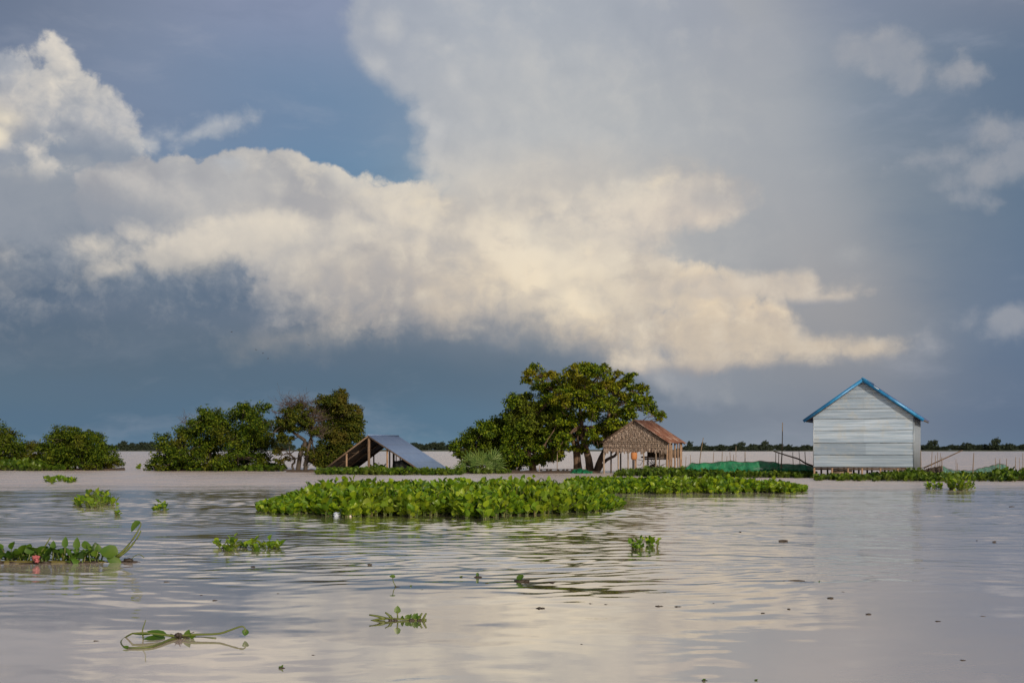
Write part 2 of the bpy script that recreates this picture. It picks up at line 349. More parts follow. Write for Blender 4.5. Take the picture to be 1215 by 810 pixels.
class MB:
    """collects vertex / face arrays, builds ONE mesh object"""
    def __init__(s): s.v = []; s.f = []; s.k = 0; s.mi = []
    def add(s, v, f, mi=0):
        v = np.asarray(v, float).reshape(-1, 3)
        if isinstance(f, np.ndarray): fs = [f]
        else:
            d = {}
            for q in f: d.setdefault(len(q), []).append(q)
            fs = [np.array(x) for x in d.values()]
        for x in fs: s.f.append(x + s.k); s.mi.append(np.full(len(x), mi, np.int32))
        s.v.append(v); s.k += len(v)
    def empty(s): return s.k == 0
    def join(s, o, mi):               # take over another builder's shapes under material slot mi
        for f, m_ in zip(o.f, o.mi): s.f.append(f + s.k); s.mi.append(np.full(len(m_), mi, np.int32))
        s.v += o.v; s.k += o.k
    def build(s, name, mat, parent=None, smooth=False, origin=None):
        v = np.concatenate(s.v)
        org = np.zeros(3)
        if parent is not None: org = np.array(parent.matrix_world.translation) if parent.parent else np.array(parent.location)
        elif origin is not None: org = np.array(origin, float)
        v = v - org
        me = bpy.data.meshes.new(name)
        nl = sum(x.size for x in s.f); nf = sum(len(x) for x in s.f)
        me.vertices.add(len(v)); me.vertices.foreach_set('co', v.ravel().astype(np.float32))
        me.loops.add(nl); me.loops.foreach_set('vertex_index', np.concatenate([x.ravel() for x in s.f]).astype(np.int32))
        me.polygons.add(nf)
        tot = np.concatenate([np.full(len(x), x.shape[1], np.int32) for x in s.f])
        st_ = np.concatenate(([0], np.cumsum(tot)[:-1])).astype(np.int32)
        me.polygons.foreach_set('loop_start', st_)
        mats = mat if isinstance(mat, (list, tuple)) else [mat]
        for m_ in mats: me.materials.append(m_)
        me.polygons.foreach_set('material_index', np.concatenate(s.mi))
        if smooth: me.polygons.foreach_set('use_smooth', np.ones(nf, bool))
        me.update(calc_edges=True); me.validate()
        o = bpy.data.objects.new(name, me); COL.objects.link(o)
        if parent is not None: o.parent = parent
        elif origin is not None: o.location = org
        return o
    # shapes
    def box(s, c, x, y, z, mi=0):     # centre and three half-axis vectors
        c, x, y, z = (np.asarray(q, float) for q in (c, x, y, z))
        v = [c + a * x + b * y + d * z for a in (-1, 1) for b in (-1, 1) for d in (-1, 1)]
        s.add(v, [(0,1,3,2),(4,6,7,5),(0,4,5,1),(2,3,7,6),(0,2,6,4),(1,5,7,3)], mi)
    def bar(s, p, q, w, h, up=(0, 0, 1), mi=0):   # rectangular bar from p to q
        p, q = np.asarray(p, float), np.asarray(q, float); d = q - p; L = np.linalg.norm(d); d /= L
        u = np.asarray(up, float); sdir = np.cross(d, u); sdir /= np.linalg.norm(sdir); u = np.cross(sdir, d)
        s.box((p + q) / 2, d * L / 2, sdir * w / 2, u * h / 2, mi)
    def tube(s, pts, rad, n=6, cap=True, mi=0):
        pts = np.asarray(pts, float); m = len(pts)
        rad = np.full(m, rad) if np.isscalar(rad) else np.asarray(rad, float)
        t = np.gradient(pts, axis=0); t /= np.linalg.norm(t, axis=1)[:, None] + 1e-9
        ref = np.array((0.31, 0.17, 0.93)); ref = np.where(np.abs(t @ ref)[:, None] > 0.93, np.array((0.9, 0.3, 0.1)), ref)
        a = np.cross(t, ref); a /= np.linalg.norm(a, axis=1)[:, None]; b = np.cross(t, a)
        an = np.arange(n) / n * 2 * np.pi
        v = pts[:, None] + rad[:, None, None] * (np.cos(an)[None, :, None] * a[:, None] + np.sin(an)[None, :, None] * b[:, None])
        i = np.arange(m - 1)[:, None] * n; j = np.arange(n)[None]; j2 = (j + 1) % n
        f = np.stack((i + j, i + j2, i + n + j2, i + n + j), -1).reshape(-1, 4)
        k0 = s.k
        s.add(v.reshape(-1, 3), f, mi)
        if cap and n > 2:
            e0 = np.arange(n)[::-1][None] + k0; e1 = np.arange(n)[None] + k0 + (m - 1) * n
            s.f.append(np.concatenate((e0, e1))); s.mi.append(np.full(2, mi, np.int32))
    def blob(s, c, r, sub=2, jit=0.2, rng=None, mi=0):   # lumpy closed lump
        import bmesh
        bm = bmesh.new(); bmesh.ops.create_icosphere(bm, subdivisions=sub, radius=1)
        v = np.array([q.co for q in bm.verts]); f = np.array([[l.index for l in q.verts] for q in bm.faces]); bm.free()
        off = np.array((c[0] * 3.1, c[1] * 1.7, 5.3))
        d = np.array([mnoise.noise(Vector(q * 1.7 + off)) for q in v])
        s.add(v * (1 + jit * d)[:, None] * np.asarray(r, float) + np.asarray(c, float), f, mi)

def spline(pts, n):                # smooth polyline through points
    pts = np.asarray(pts, float); m = len(pts)
    if m == 2: return pts[0] + (pts[1] - pts[0]) * np.linspace(0, 1, n)[:, None]
    P = np.vstack((2 * pts[0] - pts[1], pts, 2 * pts[-1] - pts[-2]))
    out = []
    for u in np.linspace(0, m - 1 - 1e-6, n):
        i = int(u); t = u - i; p0, p1, p2, p3 = P[i:i + 4]
        out.append(0.5 * (2 * p1 + (p2 - p0) * t + (2 * p0 - 5 * p1 + 4 * p2 - p3) * t * t + (3 * p1 - p0 - 3 * p2 + p3) * t ** 3))
    return np.array(out)

def tag(o, label=None, cat=None, group=None, kind=None):
    if label: o['label'] = label
    if cat: o['category'] = cat
    if group: o['group'] = group
    if kind: o['kind'] = kind
    return o
def thing(name, label, cat, loc=(0, 0, 0), group=None):
    o = bpy.data.objects.new(name, None); COL.objects.link(o)
    o.location = tuple(float(q) for q in loc); o.empty_display_size = 0.3
    return tag(o, label, cat, group)

# ------------------------------------------------------------------ materials
def material(name):
    m = bpy.data.materials.new(name); m.use_nodes = True
    m.node_tree.nodes.clear(); return m, NT(m.node_tree)
def finish(t, shader):
    o = t.n('ShaderNodeOutputMaterial'); t.t.links.new(shader, o.inputs['Surface'])
def principled(t, color, rough=0.6, metal=0.0, normal=None, spec=0.5, **kw):
    b = t.n('ShaderNodeBsdfPrincipled')
    t.put(b.inputs['Base Color'], color); t.put(b.inputs['Roughness'], rough); t.put(b.inputs['Metallic'], metal)
    t.put(b.inputs['Specular IOR Level'], spec)
    if normal is not None: t.put(b.inputs['Normal'], normal)
    for k, v in kw.items(): t.put(b.inputs[k], v)
    return b.outputs[0]
def bump(t, h, strength=0.5, dist=0.02):
    b = t.n('ShaderNodeBump'); t.put(b.inputs['Height'], h); t.put(b.inputs['Strength'], strength); t.put(b.inputs['Distance'], dist)
    return b.outputs[0]
def objco(t): return t.n('ShaderNodeTexCoord').outputs['Object']
def position(t): return t.n('ShaderNodeNewGeometry').outputs['Position']
def island(t): return t.n('ShaderNodeNewGeometry').outputs['Random Per Island']

def leaf_mat(name, cols, trans=0.25, rough=0.45, spec=0.4, patch=None, pscale=0.35, pamt=0.6):
    m, t = material(name)
    r = island(t)
    c = t.ramp(r, [(i / (len(cols) - 1), q) for i, q in enumerate(cols)])
    nz = t.noise(position(t), pscale, 3, 0.5)
    if patch: c = t.mix(t.mul(t.step(nz, 0.48, 0.66), pamt), c, patch)
    b = principled(t, c, rough, spec=spec)
    tr = t.n('ShaderNodeBsdfTranslucent'); t.put(tr.inputs[0], t.mix(1.0, c, (1.0, 1.1, 0.55), 'MULTIPLY'))
    mx = t.n('ShaderNodeMixShader'); mx.inputs[0].default_value = trans
    t.t.links.new(b, mx.inputs[1]); t.t.links.new(tr.outputs[0], mx.inputs[2])
    finish(t, mx.outputs[0]); return m
def bark_mat(name, c1, c2, scale=6):
    m, t = material(name); p = position(t)
    n = t.noise(t.vm('MULTIPLY', p, (1, 1, 0.25)), scale, 5, 0.6)
    finish(t, principled(t, t.mix(t.step(n, 0.35, 0.65), c1, c2), 0.85, normal=bump(t, n, 0.6, 0.03))); return m
def wood_mat(name, c1, c2, rough=0.8):
    m, t = material(name); p = objco(t); r = island(t)
    n = t.noise(t.vm('MULTIPLY', p, (7, 7, 1.1)), 3, 5, 0.6)
    c = t.mix(t.step(n, 0.3, 0.7), c1, c2)
    c = t.mix(t.mul(r, 0.35), c, tuple(q * 0.55 for q in c1))
    finish(t, principled(t, c, rough, normal=bump(t, n, 0.4, 0.01))); return m
def plain_mat(name, c, rough=0.6, var=0.3, scale=8, metal=0.0, spec=0.5):
    m, t = material(name); n = t.noise(objco(t), scale, 4, 0.6)
    finish(t, principled(t, t.mix(t.mul(n, var), c, tuple(q * 0.4 for q in c)), rough, metal, spec=spec)); return m

M = {}
M['hyacinth'] = leaf_mat('hyacinth_leaf', [(0.028,0.070,0.005),(0.062,0.130,0.007),(0.105,0.190,0.009),(0.075,0.155,0.008),(0.155,0.245,0.010),(0.225,0.300,0.012),(0.120,0.160,0.012)], 0.35, 0.42, 0.35, (0.15, 0.19, 0.012), 0.5, 0.4)
M['hyacinth_far'] = leaf_mat('hyacinth_shore_leaf', [(0.020,0.050,0.005),(0.050,0.095,0.007),(0.100,0.150,0.010)], 0.3, 0.45, 0.3, (0.10, 0.12, 0.02), 0.4, 0.4)
M['hyacinth_near'] = leaf_mat('drifting_hyacinth_leaf', [(0.014,0.040,0.005),(0.026,0.066,0.007),(0.045,0.098,0.009),(0.075,0.135,0.012)], 0.25, 0.38, 0.4, (0.10, 0.13, 0.012), 3.0, 0.3)
M['stalk'] = leaf_mat('hyacinth_stalk', [(0.035,0.065,0.012),(0.070,0.095,0.018),(0.085,0.070,0.020)], 0.05, 0.5)
M['root'] = plain_mat('dark_root', (0.022, 0.014, 0.009), 0.7)
M['bush_dark'] = leaf_mat('bush_leaf', [(0.009,0.022,0.003),(0.024,0.048,0.004),(0.055,0.086,0.006),(0.100,0.126,0.008)], 0.22, 0.6, 0.08, (0.085, 0.066, 0.010), 0.45, 0.5)
M['mango'] = leaf_mat('broad_tree_leaf', [(0.010,0.024,0.003),(0.028,0.058,0.004),(0.076,0.120,0.006),(0.150,0.190,0.010)], 0.24, 0.55, 0.1, (0.080, 0.062, 0.014), 0.40, 0.3)
M['big'] = leaf_mat('tall_tree_leaf', [(0.012,0.028,0.003),(0.038,0.072,0.005),(0.105,0.150,0.007),(0.215,0.245,0.011)], 0.26, 0.55, 0.1, (0.185, 0.135, 0.010), 0.42, 0.55)
M['olive'] = leaf_mat('olive_tree_leaf', [(0.014,0.026,0.003),(0.032,0.048,0.006),(0.060,0.070,0.008),(0.092,0.090,0.011)], 0.24, 0.6, 0.08, (0.100, 0.068, 0.018), 0.5, 0.55)
M['palm'] = leaf_mat('palm_leaf', [(0.035,0.075,0.015),(0.075,0.125,0.028),(0.125,0.175,0.045)], 0.25, 0.5, .2)
M['far_leaf'] = leaf_mat('far_tree_leaf', [(0.016,0.026,0.018),(0.024,0.036,0.024),(0.036,0.046,0.028)], 0.1, 0.7, 0.1)
M['bark'] = bark_mat('bark', (0.034, 0.021, 0.014), (0.110, 0.068, 0.044))
M['bark_dark'] = bark_mat('dark_bark', (0.022, 0.017, 0.013), (0.060, 0.044, 0.034))
M['twig'] = bark_mat('dead_twig', (0.040, 0.027, 0.024), (0.075, 0.052, 0.045))
M['bamboo'] = wood_mat('bamboo', (0.10, 0.065, 0.040), (0.20, 0.145, 0.090))
M['post'] = wood_mat('weathered_post', (0.16, 0.095, 0.060), (0.30, 0.20, 0.13))
M['postdark'] = wood_mat('dark_post', (0.050, 0.032, 0.024), (0.10, 0.07, 0.05))
M['postpale'] = wood_mat('pale_post', (0.17, 0.125, 0.092), (0.29, 0.225, 0.175))
# ------------------------------------------------------------------ water: one sheet to the horizon, finely gridded where ripples show
def water():
    Yf = list(np.geomspace(5.0, 62.0, 1000))
    rows = [-400, -120, -40, -12, -3, 0, 2, 3.5] + Yf + list(np.geomspace(66, 9000, 40))
    fine = np.linspace(-1, 1, 640)
    outer = np.array([1.15, 1.5, 2.5, 5.0])
    Y = np.array(rows)
    half = np.where(Y > 0, 0.56 * np.maximum(Y, 0) + 2.0, 6.0)
    cols = np.concatenate((-outer[::-1], fine, outer))
    X = half[:, None] * cols[None]
    X[:, 0] = np.minimum(X[:, 0], -9000); X[:, -1] = np.maximum(X[:, -1], 9000)
    YY = np.repeat(Y[:, None], X.shape[1], 1)
    Z = np.zeros_like(X)
    r = np.random.RandomState(7)
    sl = (Y >= 3.5) & (Y <= 64)
    x = X[sl][:, 4:-4]; y = YY[sl][:, 4:-4]
    # slow domain warp so crests wander
    wx = x + 0.30 * np.sin(0.55 * y + 0.35 * x + 1.0) + 0.08 * np.sin(1.3 * x - 0.4 * y)
    wy = y + 0.35 * np.sin(0.50 * x + 0.21 * y) + 0.12 * np.sin(1.15 * x + 0.30 * y + 2.0) + 0.05 * np.sin(2.6 * x - 0.8 * y)
    h = np.zeros_like(x); hs = np.zeros_like(x)
    for i in range(64):
        lam = r.uniform(0.24, 0.62) * (1.0 if i % 4 else 1.8); k = 2 * np.pi / lam
        th = 0.10 + r.normal(0, 0.60); ph = r.uniform(0, 6.28)
        slope = 0.0096
        h += slope / k * np.sin(k * (wy * math.cos(th) + wx * math.sin(th)) + ph)
    for i in range(16):
        lam = r.uniform(0.8, 3.6); k = 2 * np.pi / lam
        th = r.normal(0, 0.5); ph = r.uniform(0, 6.28)
        hs += 0.0042 / k * np.sin(k * (y * math.cos(th) + x * math.sin(th)) + ph)
    # where the breeze ruffles it: a broad patch ahead, calm in the near foreground
    sm = lambda a, lo, hi: np.clip((a - lo) / (hi - lo), 0, 1) ** 2 * (3 - 2 * np.clip((a - lo) / (hi - lo), 0, 1))
    px = x / np.maximum(y, 1) * F + CX
    gust = 0.75 + 0.35 * np.sin(0.31 * x + 0.13 * y + 0.6) * np.sin(0.17 * y - 0.22 * x) + 0.2 * np.sin(0.9 * y + 0.35 * x)
    side = 0.92 + 0.08 * sm(x, -7, -2.5) * (1 - 0.30 * sm(x, 4.0, 8.0))
    amp = (0.10 + 0.90 * sm(y + 0.8 * np.sin(0.9 * x), 10.6, 15.5)) * (1 - 0.25 * sm(y, 27, 44)) * gust * side
    z = h * amp + hs * (0.5 + 0.5 * sm(y, 9, 16))
    edge = (1 - sm(y, 52, 62)) * sm(y, 3.5, 5.5) * (1 - sm(np.abs(fine)[None] + 0 * y, 0.90, 1.0))
    Zs = np.zeros((sl.sum(), X.shape[1])); Zs[:, 4:-4] = z * edge
    Z[sl] = Zs
    n, mcol = X.shape
    i = np.arange(n - 1)[:, None] * mcol; j = np.arange(mcol - 1)[None]
    f = np.stack((i + j, i + j + 1, i + mcol + j + 1, i + mcol + j), -1).reshape(-1, 4)
    b = MB(); b.add(np.stack((X, YY, Z), -1).reshape(-1, 3), f)
    m, t = material('lake_water')
    p = position(t)
    x_, y_, _ = t.xyz(p)
    edgen = t.noise(t.vm('MULTIPLY', p, (0.05, 0.30, 0)), 1.0, 4, 0.6)
    far = t.step(t.add(y_, t.mul(t.sub(edgen, 0.5), 22.0)), 40.0, 53.0)
    mid = t.step(t.add(y_, t.mul(x_, -0.35)), 15.0, 36.0)            # the breeze roughens the surface away from the boat
    q = t.vm('MULTIPLY', p, (0.9, 1.7, 0))
    n1 = t.noise(q, 1.6, 4, 0.6); n2 = t.noise(q, 6.5, 3, 0.6)
    patch = t.step(t.noise(t.vm('MULTIPLY', p, (0.07, 0.26, 0)), 1.0, 4, 0.55), 0.35, 0.65)
    chop = t.step(t.noise(t.vm('MULTIPLY', p, (0.45, 0.30, 0)), 1.0, 3, 0.6), 0.35, 0.65)
    near = t.m('MULTIPLY', t.step(y_, 11.0, 17.0), t.fmix(patch, 0.25, 1.0))
    hgt = t.mad(n1, t.fmix(far, t.mul(near, 0.012), t.mul(t.fmix(patch, 0.65, 1.0), t.fmix(chop, 0.16, 0.55))), t.mul(n2, t.fmix(far, t.mad(near, 0.004, 0.0006), 0.06)))
    bn = bump(t, hgt, 1.0, 0.6)
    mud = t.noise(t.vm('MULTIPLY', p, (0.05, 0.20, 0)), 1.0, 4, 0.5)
    # painted tone: darker and more mirror-like where dark reflections fall, paler around
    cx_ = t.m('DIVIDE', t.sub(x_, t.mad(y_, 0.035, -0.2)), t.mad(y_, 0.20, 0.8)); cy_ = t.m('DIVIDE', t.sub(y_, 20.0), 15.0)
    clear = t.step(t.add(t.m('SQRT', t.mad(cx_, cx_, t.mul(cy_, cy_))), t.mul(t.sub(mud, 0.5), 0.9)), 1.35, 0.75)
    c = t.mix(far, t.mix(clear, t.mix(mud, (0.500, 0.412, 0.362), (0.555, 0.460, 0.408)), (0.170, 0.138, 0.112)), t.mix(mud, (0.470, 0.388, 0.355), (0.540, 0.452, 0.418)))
    rough = t.fmix(far, t.fmix(mid, 0.010, 0.025), 0.27)
    fr = t.n('ShaderNodeFresnel'); fr.inputs['IOR'].default_value = 1.333; t.put(fr.inputs['Normal'], bn)
    gl = t.n('ShaderNodeBsdfGlossy'); t.put(gl.inputs['Roughness'], rough); t.put(gl.inputs['Normal'], bn); gl.inputs['Color'].default_value = (.96, .96, .96, 1)
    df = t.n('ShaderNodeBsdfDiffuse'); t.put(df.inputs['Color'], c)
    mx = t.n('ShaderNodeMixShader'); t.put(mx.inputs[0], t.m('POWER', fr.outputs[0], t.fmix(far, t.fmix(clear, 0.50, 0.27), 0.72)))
    t.t.links.new(df.outputs[0], mx.inputs[1]); t.t.links.new(gl.outputs[0], mx.inputs[2])
    finish(t, mx.outputs[0])
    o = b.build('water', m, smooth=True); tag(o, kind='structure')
    o['label'] = 'muddy lake water with soft ripples'
    return o
water()

# far shore: a low strip of land behind the open water
def far_shore():
    b = MB()
    xs = np.linspace(-1500, 1500, 120); r = np.random.RandomState(3)
    y0 = 960 + 14 * np.sin(xs * 0.011) + 9 * np.sin(xs * 0.033 + 1)
    sec = [(0, -0.3), (2, 0.5), (12, 0.9), (60, 1.0), (2500, 1.2), (7000, -0.5)]
    v = np.array([[(x, y + d, z) for d, z in sec] for x, y in zip(xs, y0)])
    v[0, :, 0] = -6000; v[-1, :, 0] = 6000
    n, k = v.shape[:2]
    i = np.arange(n - 1)[:, None] * k; j = np.arange(k - 1)[None]
    b.add(v.reshape(-1, 3), np.stack((i + j, i + k + j, i + k + j + 1, i + j + 1), -1).reshape(-1, 4))
    m, t = material('far_land'); nz = t.noise(position(t), 0.08, 4, 0.6)
    finish(t, principled(t, t.mix(nz, (0.030, 0.040, 0.028), (0.055, 0.062, 0.040)), 0.9))
    tag(b.build('far_shore', m), 'low green far shore along the horizon', kind='structure')
far_shore()
# ------------------------------------------------------------------ floating hyacinth
LU = np.array([0, .22, .5, .78, 1.0]); LWd = np.array([.40, 1.0, .95, .58, .05])
LT = []                                     # leaf template: along u, across w, normal
for u, wd in zip(LU, LWd):
    for w in (-1, 0, 1): LT.append((u, w * wd * 0.5, 0.20 * w * w * wd - 0.16 * (u - 0.5) ** 2 + 0.03 * w * math.sin(6 * u)))
LT = np.array(LT)
LF = np.array([(r * 3 + c, r * 3 + c + 1, r * 3 + c + 4, r * 3 + c + 3) for r in range(4) for c in range(2)])
def add_leaf(mb, base, along, normal, L, Wd, curl=1.0):
    a = along / np.linalg.norm(along); s = np.cross(normal, a); s /= np.linalg.norm(s) + 1e-9; n = np.cross(a, s)
    t = LT
    mb.add(base + t[:, :1] * L * a + t[:, 1:2] * Wd * s + t[:, 2:3] * Wd * curl * n, LF)

def hyacinth(leaves, stalks, base, H, rs, n=7, leaf=0.16, spread=0.5, near=True):
    """one rosette: petioles leaning out from the base, round blades on their ends"""
    ph0 = rs.uniform(0, 6.28)
    for k in range(n):
        ph = ph0 + k * 2.4 + rs.normal(0, 0.25)
        out = np.array((math.cos(ph), math.sin(ph), 0))
        lean = spread * (0.35 + 0.9 * rs.rand()) * (0.4 + 0.6 * k / n)
        L = H * rs.uniform(0.40, 0.98) * (1 - 0.25 * k / n)
        d = out * math.sin(lean) + np.array((0, 0, math.cos(lean)))
        p0 = base + out * 0.02 - np.array((0, 0, 0.03)); p1 = base + d * L * 0.55 + out * 0.02; p2 = base + d * L + out * L * 0.10
        if stalks is not None:
            stalks.tube(spline([p0, p1, p2], 4), np.array((1.2, 1.0, 0.7, 0.5)) * (0.011 if near else 0.013), 4, False)
        lf = leaf * 1.12 * rs.uniform(0.60, 1.25)
        al = d * 0.9 + out * rs.uniform(0.0, 0.9) + rs.normal(0, 0.22, 3)
        nm = -out * 0.7 + np.array((0, 0, 0.8)) + rs.normal(0, 0.35, 3)
        add_leaf(leaves, p2, al, nm, lf, lf * rs.uniform(0.72, 0.98), rs.uniform(0.4, 1.5))

def clump(name, label, cat, pts, seed, H, leaf, n=7, spread=0.5, group=None, mat='hyacinth', roots=False):
    """a floating clump: rosettes at the given water points (x, y, height factor)"""
    rs = np.random.RandomState(seed)
    pts = [(np.array((q[0], q[1], 0.0)), q[2]) for q in pts]
    c = np.mean([q[0] for q in pts], 0)
    t = thing(name, label, cat, c, group)
    lv, sk = MB(), MB()
    for p, h in pts:
        if H > 0.15:                  # low young leaves round the foot
            hyacinth(lv, None, p, H * 0.42 * h, rs, 4, leaf * .8, 1.25)
        hyacinth(lv, sk if H > 0.3 or rs.rand() < .5 else None, p, H * h * rs.uniform(0.8, 1.15), rs, max(3, int(n + rs.randint(-1, 2))), leaf, spread)
    lv.join(sk, 1); lv.build('leaves', [M[mat], M['stalk']], t, smooth=True)
    if roots:
        rb = MB()
        for p, h in pts:
            rb.blob(p + np.array((0, 0, 0.0)), (0.05 * roots, 0.05 * roots, 0.022 * roots), 1, 0.5)
        rb.build('roots', M['root'], t)
    return t

def fill(front, back, dens, seed, hprof=None):
    """rosette spots inside a band given by front and back waterline pixels [(px, py)...]"""
    rs = np.random.RandomState(seed); out = []
    fx = np.array([q[0] for q in front]); fy = np.array([q[1] for q in front])
    bx = np.array([q[0] for q in back]); by = np.array([q[1] for q in back])
    fp = [G(a, b) for a, b in front]; bp = [G(a, b) for a, b in back]
    for x in np.arange(fx.min(), fx.max(), 0.5):
        yf = F * EYE / (np.interp(x, fx, fy) - HY); yb = F * EYE / (np.interp(x, bx, by) - HY)
        yf += 0.9 * mnoise.noise(Vector((x * 0.045, seed, 0.3))) + 0.5 * mnoise.noise(Vector((x * 0.16, seed, 4.3)))
        if yb <= yf: continue
        w = 0.5 / F * (yf + yb) / 2
        nn = rs.poisson(dens * w * (yb - yf))
        for _ in range(nn):
            Y = rs.uniform(yf, yb); X = (x + rs.uniform(-.5, .5) - CX) / F * Y
            e = min((Y - yf) / 0.9, (yb - Y) / 0.5, 1.0)
            h = (0.26 + 0.74 * max(0, e)) * (1 if hprof is None else np.interp(x, *hprof))
            h *= 0.84 + 0.55 * mnoise.noise(Vector((X * 0.8, Y * 0.8, seed))) + 0.22 * mnoise.noise(Vector((X * 2.3, Y * 2.3, seed))) + (0.3 if rs.rand() < 0.06 else 0)
            out.append((X, Y, h))
    return out

MATS_G = 'floating mats of water hyacinth'
clump('hyacinth_mat', 'large bright green hyacinth mat floating mid lake with white litter at its front edge', 'water hyacinth',
      fill([(306,607),(330,610),(420,612.5),(520,611),(575,615),(600,614),(640,610),(700,609),(738,602)],
           [(306,603),(335,596),(380,590),(520,588),(640,588),(700,590),(738,599)], 25, 11,
           ([306,330,350,385,420,640,690,720,738],[.22,.30,.55,.9,1.0,1.05,.8,.4,.25])), 21, 0.50, 0.145, 7, 0.45, MATS_G)
clump('hyacinth_mat', 'long narrow hyacinth mat floating behind the large mat, tapering right towards the white house', 'water hyacinth',
      fill([(672,586),(720,586),(800,585.5),(900,585),(940,585),(957,583)], [(672,578),(720,575),(860,576),(930,579),(957,581)], 18, 12,
           ([672,700,760,860,910,940,957],[.9,1.0,.9,1.0,.85,.6,.35])), 22, 0.36, 0.145, 7, 0.45, MATS_G)
SH = 'hyacinth beds along the flooded shore'
clump('hyacinth_bed', 'low hyacinth bed in front of the bushes at the left edge of the lake', 'water hyacinth',
      fill([(-40,558),(40,558.5),(75,558)], [(-40,553),(40,553),(75,555)], 5, 13, ([-40,40,75],[1,1,.5])), 23, 0.80, 0.26, 6, 0.5, SH, 'hyacinth_far')
clump('hyacinth_bed', 'thin hyacinth bed below the wide dark bushy tree', 'water hyacinth',
      fill([(186,558.5),(280,559),(338,559)], [(186,557),(280,557),(338,557)], 6, 14, ([186,300,320,338],[.45,.45,.9,.5])), 24, 0.55, 0.22, 5, 0.6, SH, 'hyacinth_far')
clump('hyacinth_bed', 'hyacinth bed along the front of the half sunken metal roof', 'water hyacinth',
      fill([(376,563),(450,563.5),(548,563.5)], [(376,561.2),(450,561.4),(548,561.4)], 10, 15, ([378,430,470,500,548],[.45,.7,.75,.45,.5])), 25, 0.46, 0.22, 6, 0.55, SH, 'hyacinth_far')
clump('hyacinth_bed', 'short weedy bed at the foot of the spiky palm', 'water hyacinth',
      fill([(548,562),(580,562),(606,562)], [(548,560),(580,560.2),(606,560)], 5, 16, ([548,575,606],[.6,.6,.3])), 26, 0.42, 0.2, 5, 0.6, SH, 'hyacinth_far')
clump('hyacinth_bed', 'hyacinth bed in front of the thatched hut and the green net', 'water hyacinth',
      fill([(732,565),(800,566),(880,567),(968,567)], [(732,562.5),(800,562.5),(880,562.5),(968,563)], 9, 17, ([732,760,820,880,968],[.5,1.0,1,.7,.5])), 27, 0.36, 0.18, 6, 0.55, SH, 'hyacinth_far')
clump('hyacinth_bed', 'hyacinth bed below the white metal house and along the right shore', 'water hyacinth',
      fill([(968,570),(1080,571),(1240,571)], [(968,567.5),(1080,567),(1240,566.5)], 8, 18, ([968,1030,1055,1085,1110,1170,1195,1240],[.5,.55,.9,1.5,.7,.8,1.5,1.2])), 28, 0.33, 0.18, 6, 0.55, SH, 'hyacinth_far')

def spot(px, py, wpx, dpx, n, seed, hs=(0.6, 1.1)):
    rs = np.random.RandomState(seed); out = []
    for _ in range(n):
        a = rs.uniform(-1, 1); b = rs.uniform(-1, 1) * math.sqrt(1 - a * a)
        p = G(px + a * wpx / 2, py + b * dpx / 2); out.append((p[0], p[1], rs.uniform(*hs) * (1 - 0.45 * a * a)))
    return out
CG = 'small loose hyacinth clumps on the open lake'
clump('hyacinth_clump', 'low dark clump floating just off the round bush', 'water hyacinth', spot(70, 572, 38, 4, 16, 31, (.3, 1.0)), 31, 0.36, 0.17, 6, 0.6, CG)
clump('hyacinth_clump', 'bushy bright clump floating between the round bush and the trailing chain', 'water hyacinth', spot(113, 599, 46, 8, 20, 32, (.4, 1.2)), 32, 0.38, 0.13, 6, 0.9, CG)
clump('hyacinth_clump', 'tiny sprig to the lower right of the bushy bright clump', 'water hyacinth', spot(142, 611, 8, 2, 3, 33), 33, 0.18, 0.07, 4, 0.6, CG)
clump('hyacinth_clump', 'small clump alone between the bushy bright clump and the large mat', 'water hyacinth', spot(190, 606, 15, 3, 6, 34), 34, 0.20, 0.09, 5, 0.6, CG)
clump('hyacinth_clump', 'spread out clump of upright stems before the left end of the large mat', 'water hyacinth', spot(290, 651, 84, 13, 20, 35, (0.2, 1.35)), 35, 0.16, 0.08, 5, 1.2, CG)
clump('hyacinth_clump', 'sparse upright sprigs near the right end of the large mat', 'water hyacinth', spot(770, 649, 38, 12, 9, 36, (0.3, 1.3)), 36, 0.17, 0.072, 4, 1.1, CG)
clump('hyacinth_clump', 'thin scattered sprigs right of the white house', 'water hyacinth', spot(1108, 580, 18, 2, 6, 37, (0.3, 1.2)), 37, 0.40, 0.13, 4, 0.6, CG)
clump('hyacinth_clump', 'dense dark clump floating right of the white house', 'water hyacinth', spot(1141, 580.5, 32, 3, 16, 38, (0.3, 1.25)), 38, 0.48, 0.16, 6, 0.6, CG)
clump('hyacinth_clump', 'speck of weed on open water between the round bush and the wide bushy tree', 'water hyacinth', spot(165, 556, 6, 1, 3, 39), 39, 0.25, 0.2, 4, 0.8, CG)

# the long chain drifting in from the left, with one huge upright leaf
class Parts:
    """each tube or leaf becomes a part of its own"""
    def __init__(s, t, name, mat): s.t, s.name, s.mat = t, name, mat
    def mesh(s, b): return b.build(s.name, s.mat, s.t, smooth=True)
    def tube(s, *a, **k): b = MB(); b.tube(*a, **k); s.mesh(b)
    def blob(s, *a, **k): b = MB(); b.blob(*a, **k); s.mesh(b)
    def add(s, v, f, mi=0): b = MB(); b.add(v, f); s.mesh(b)

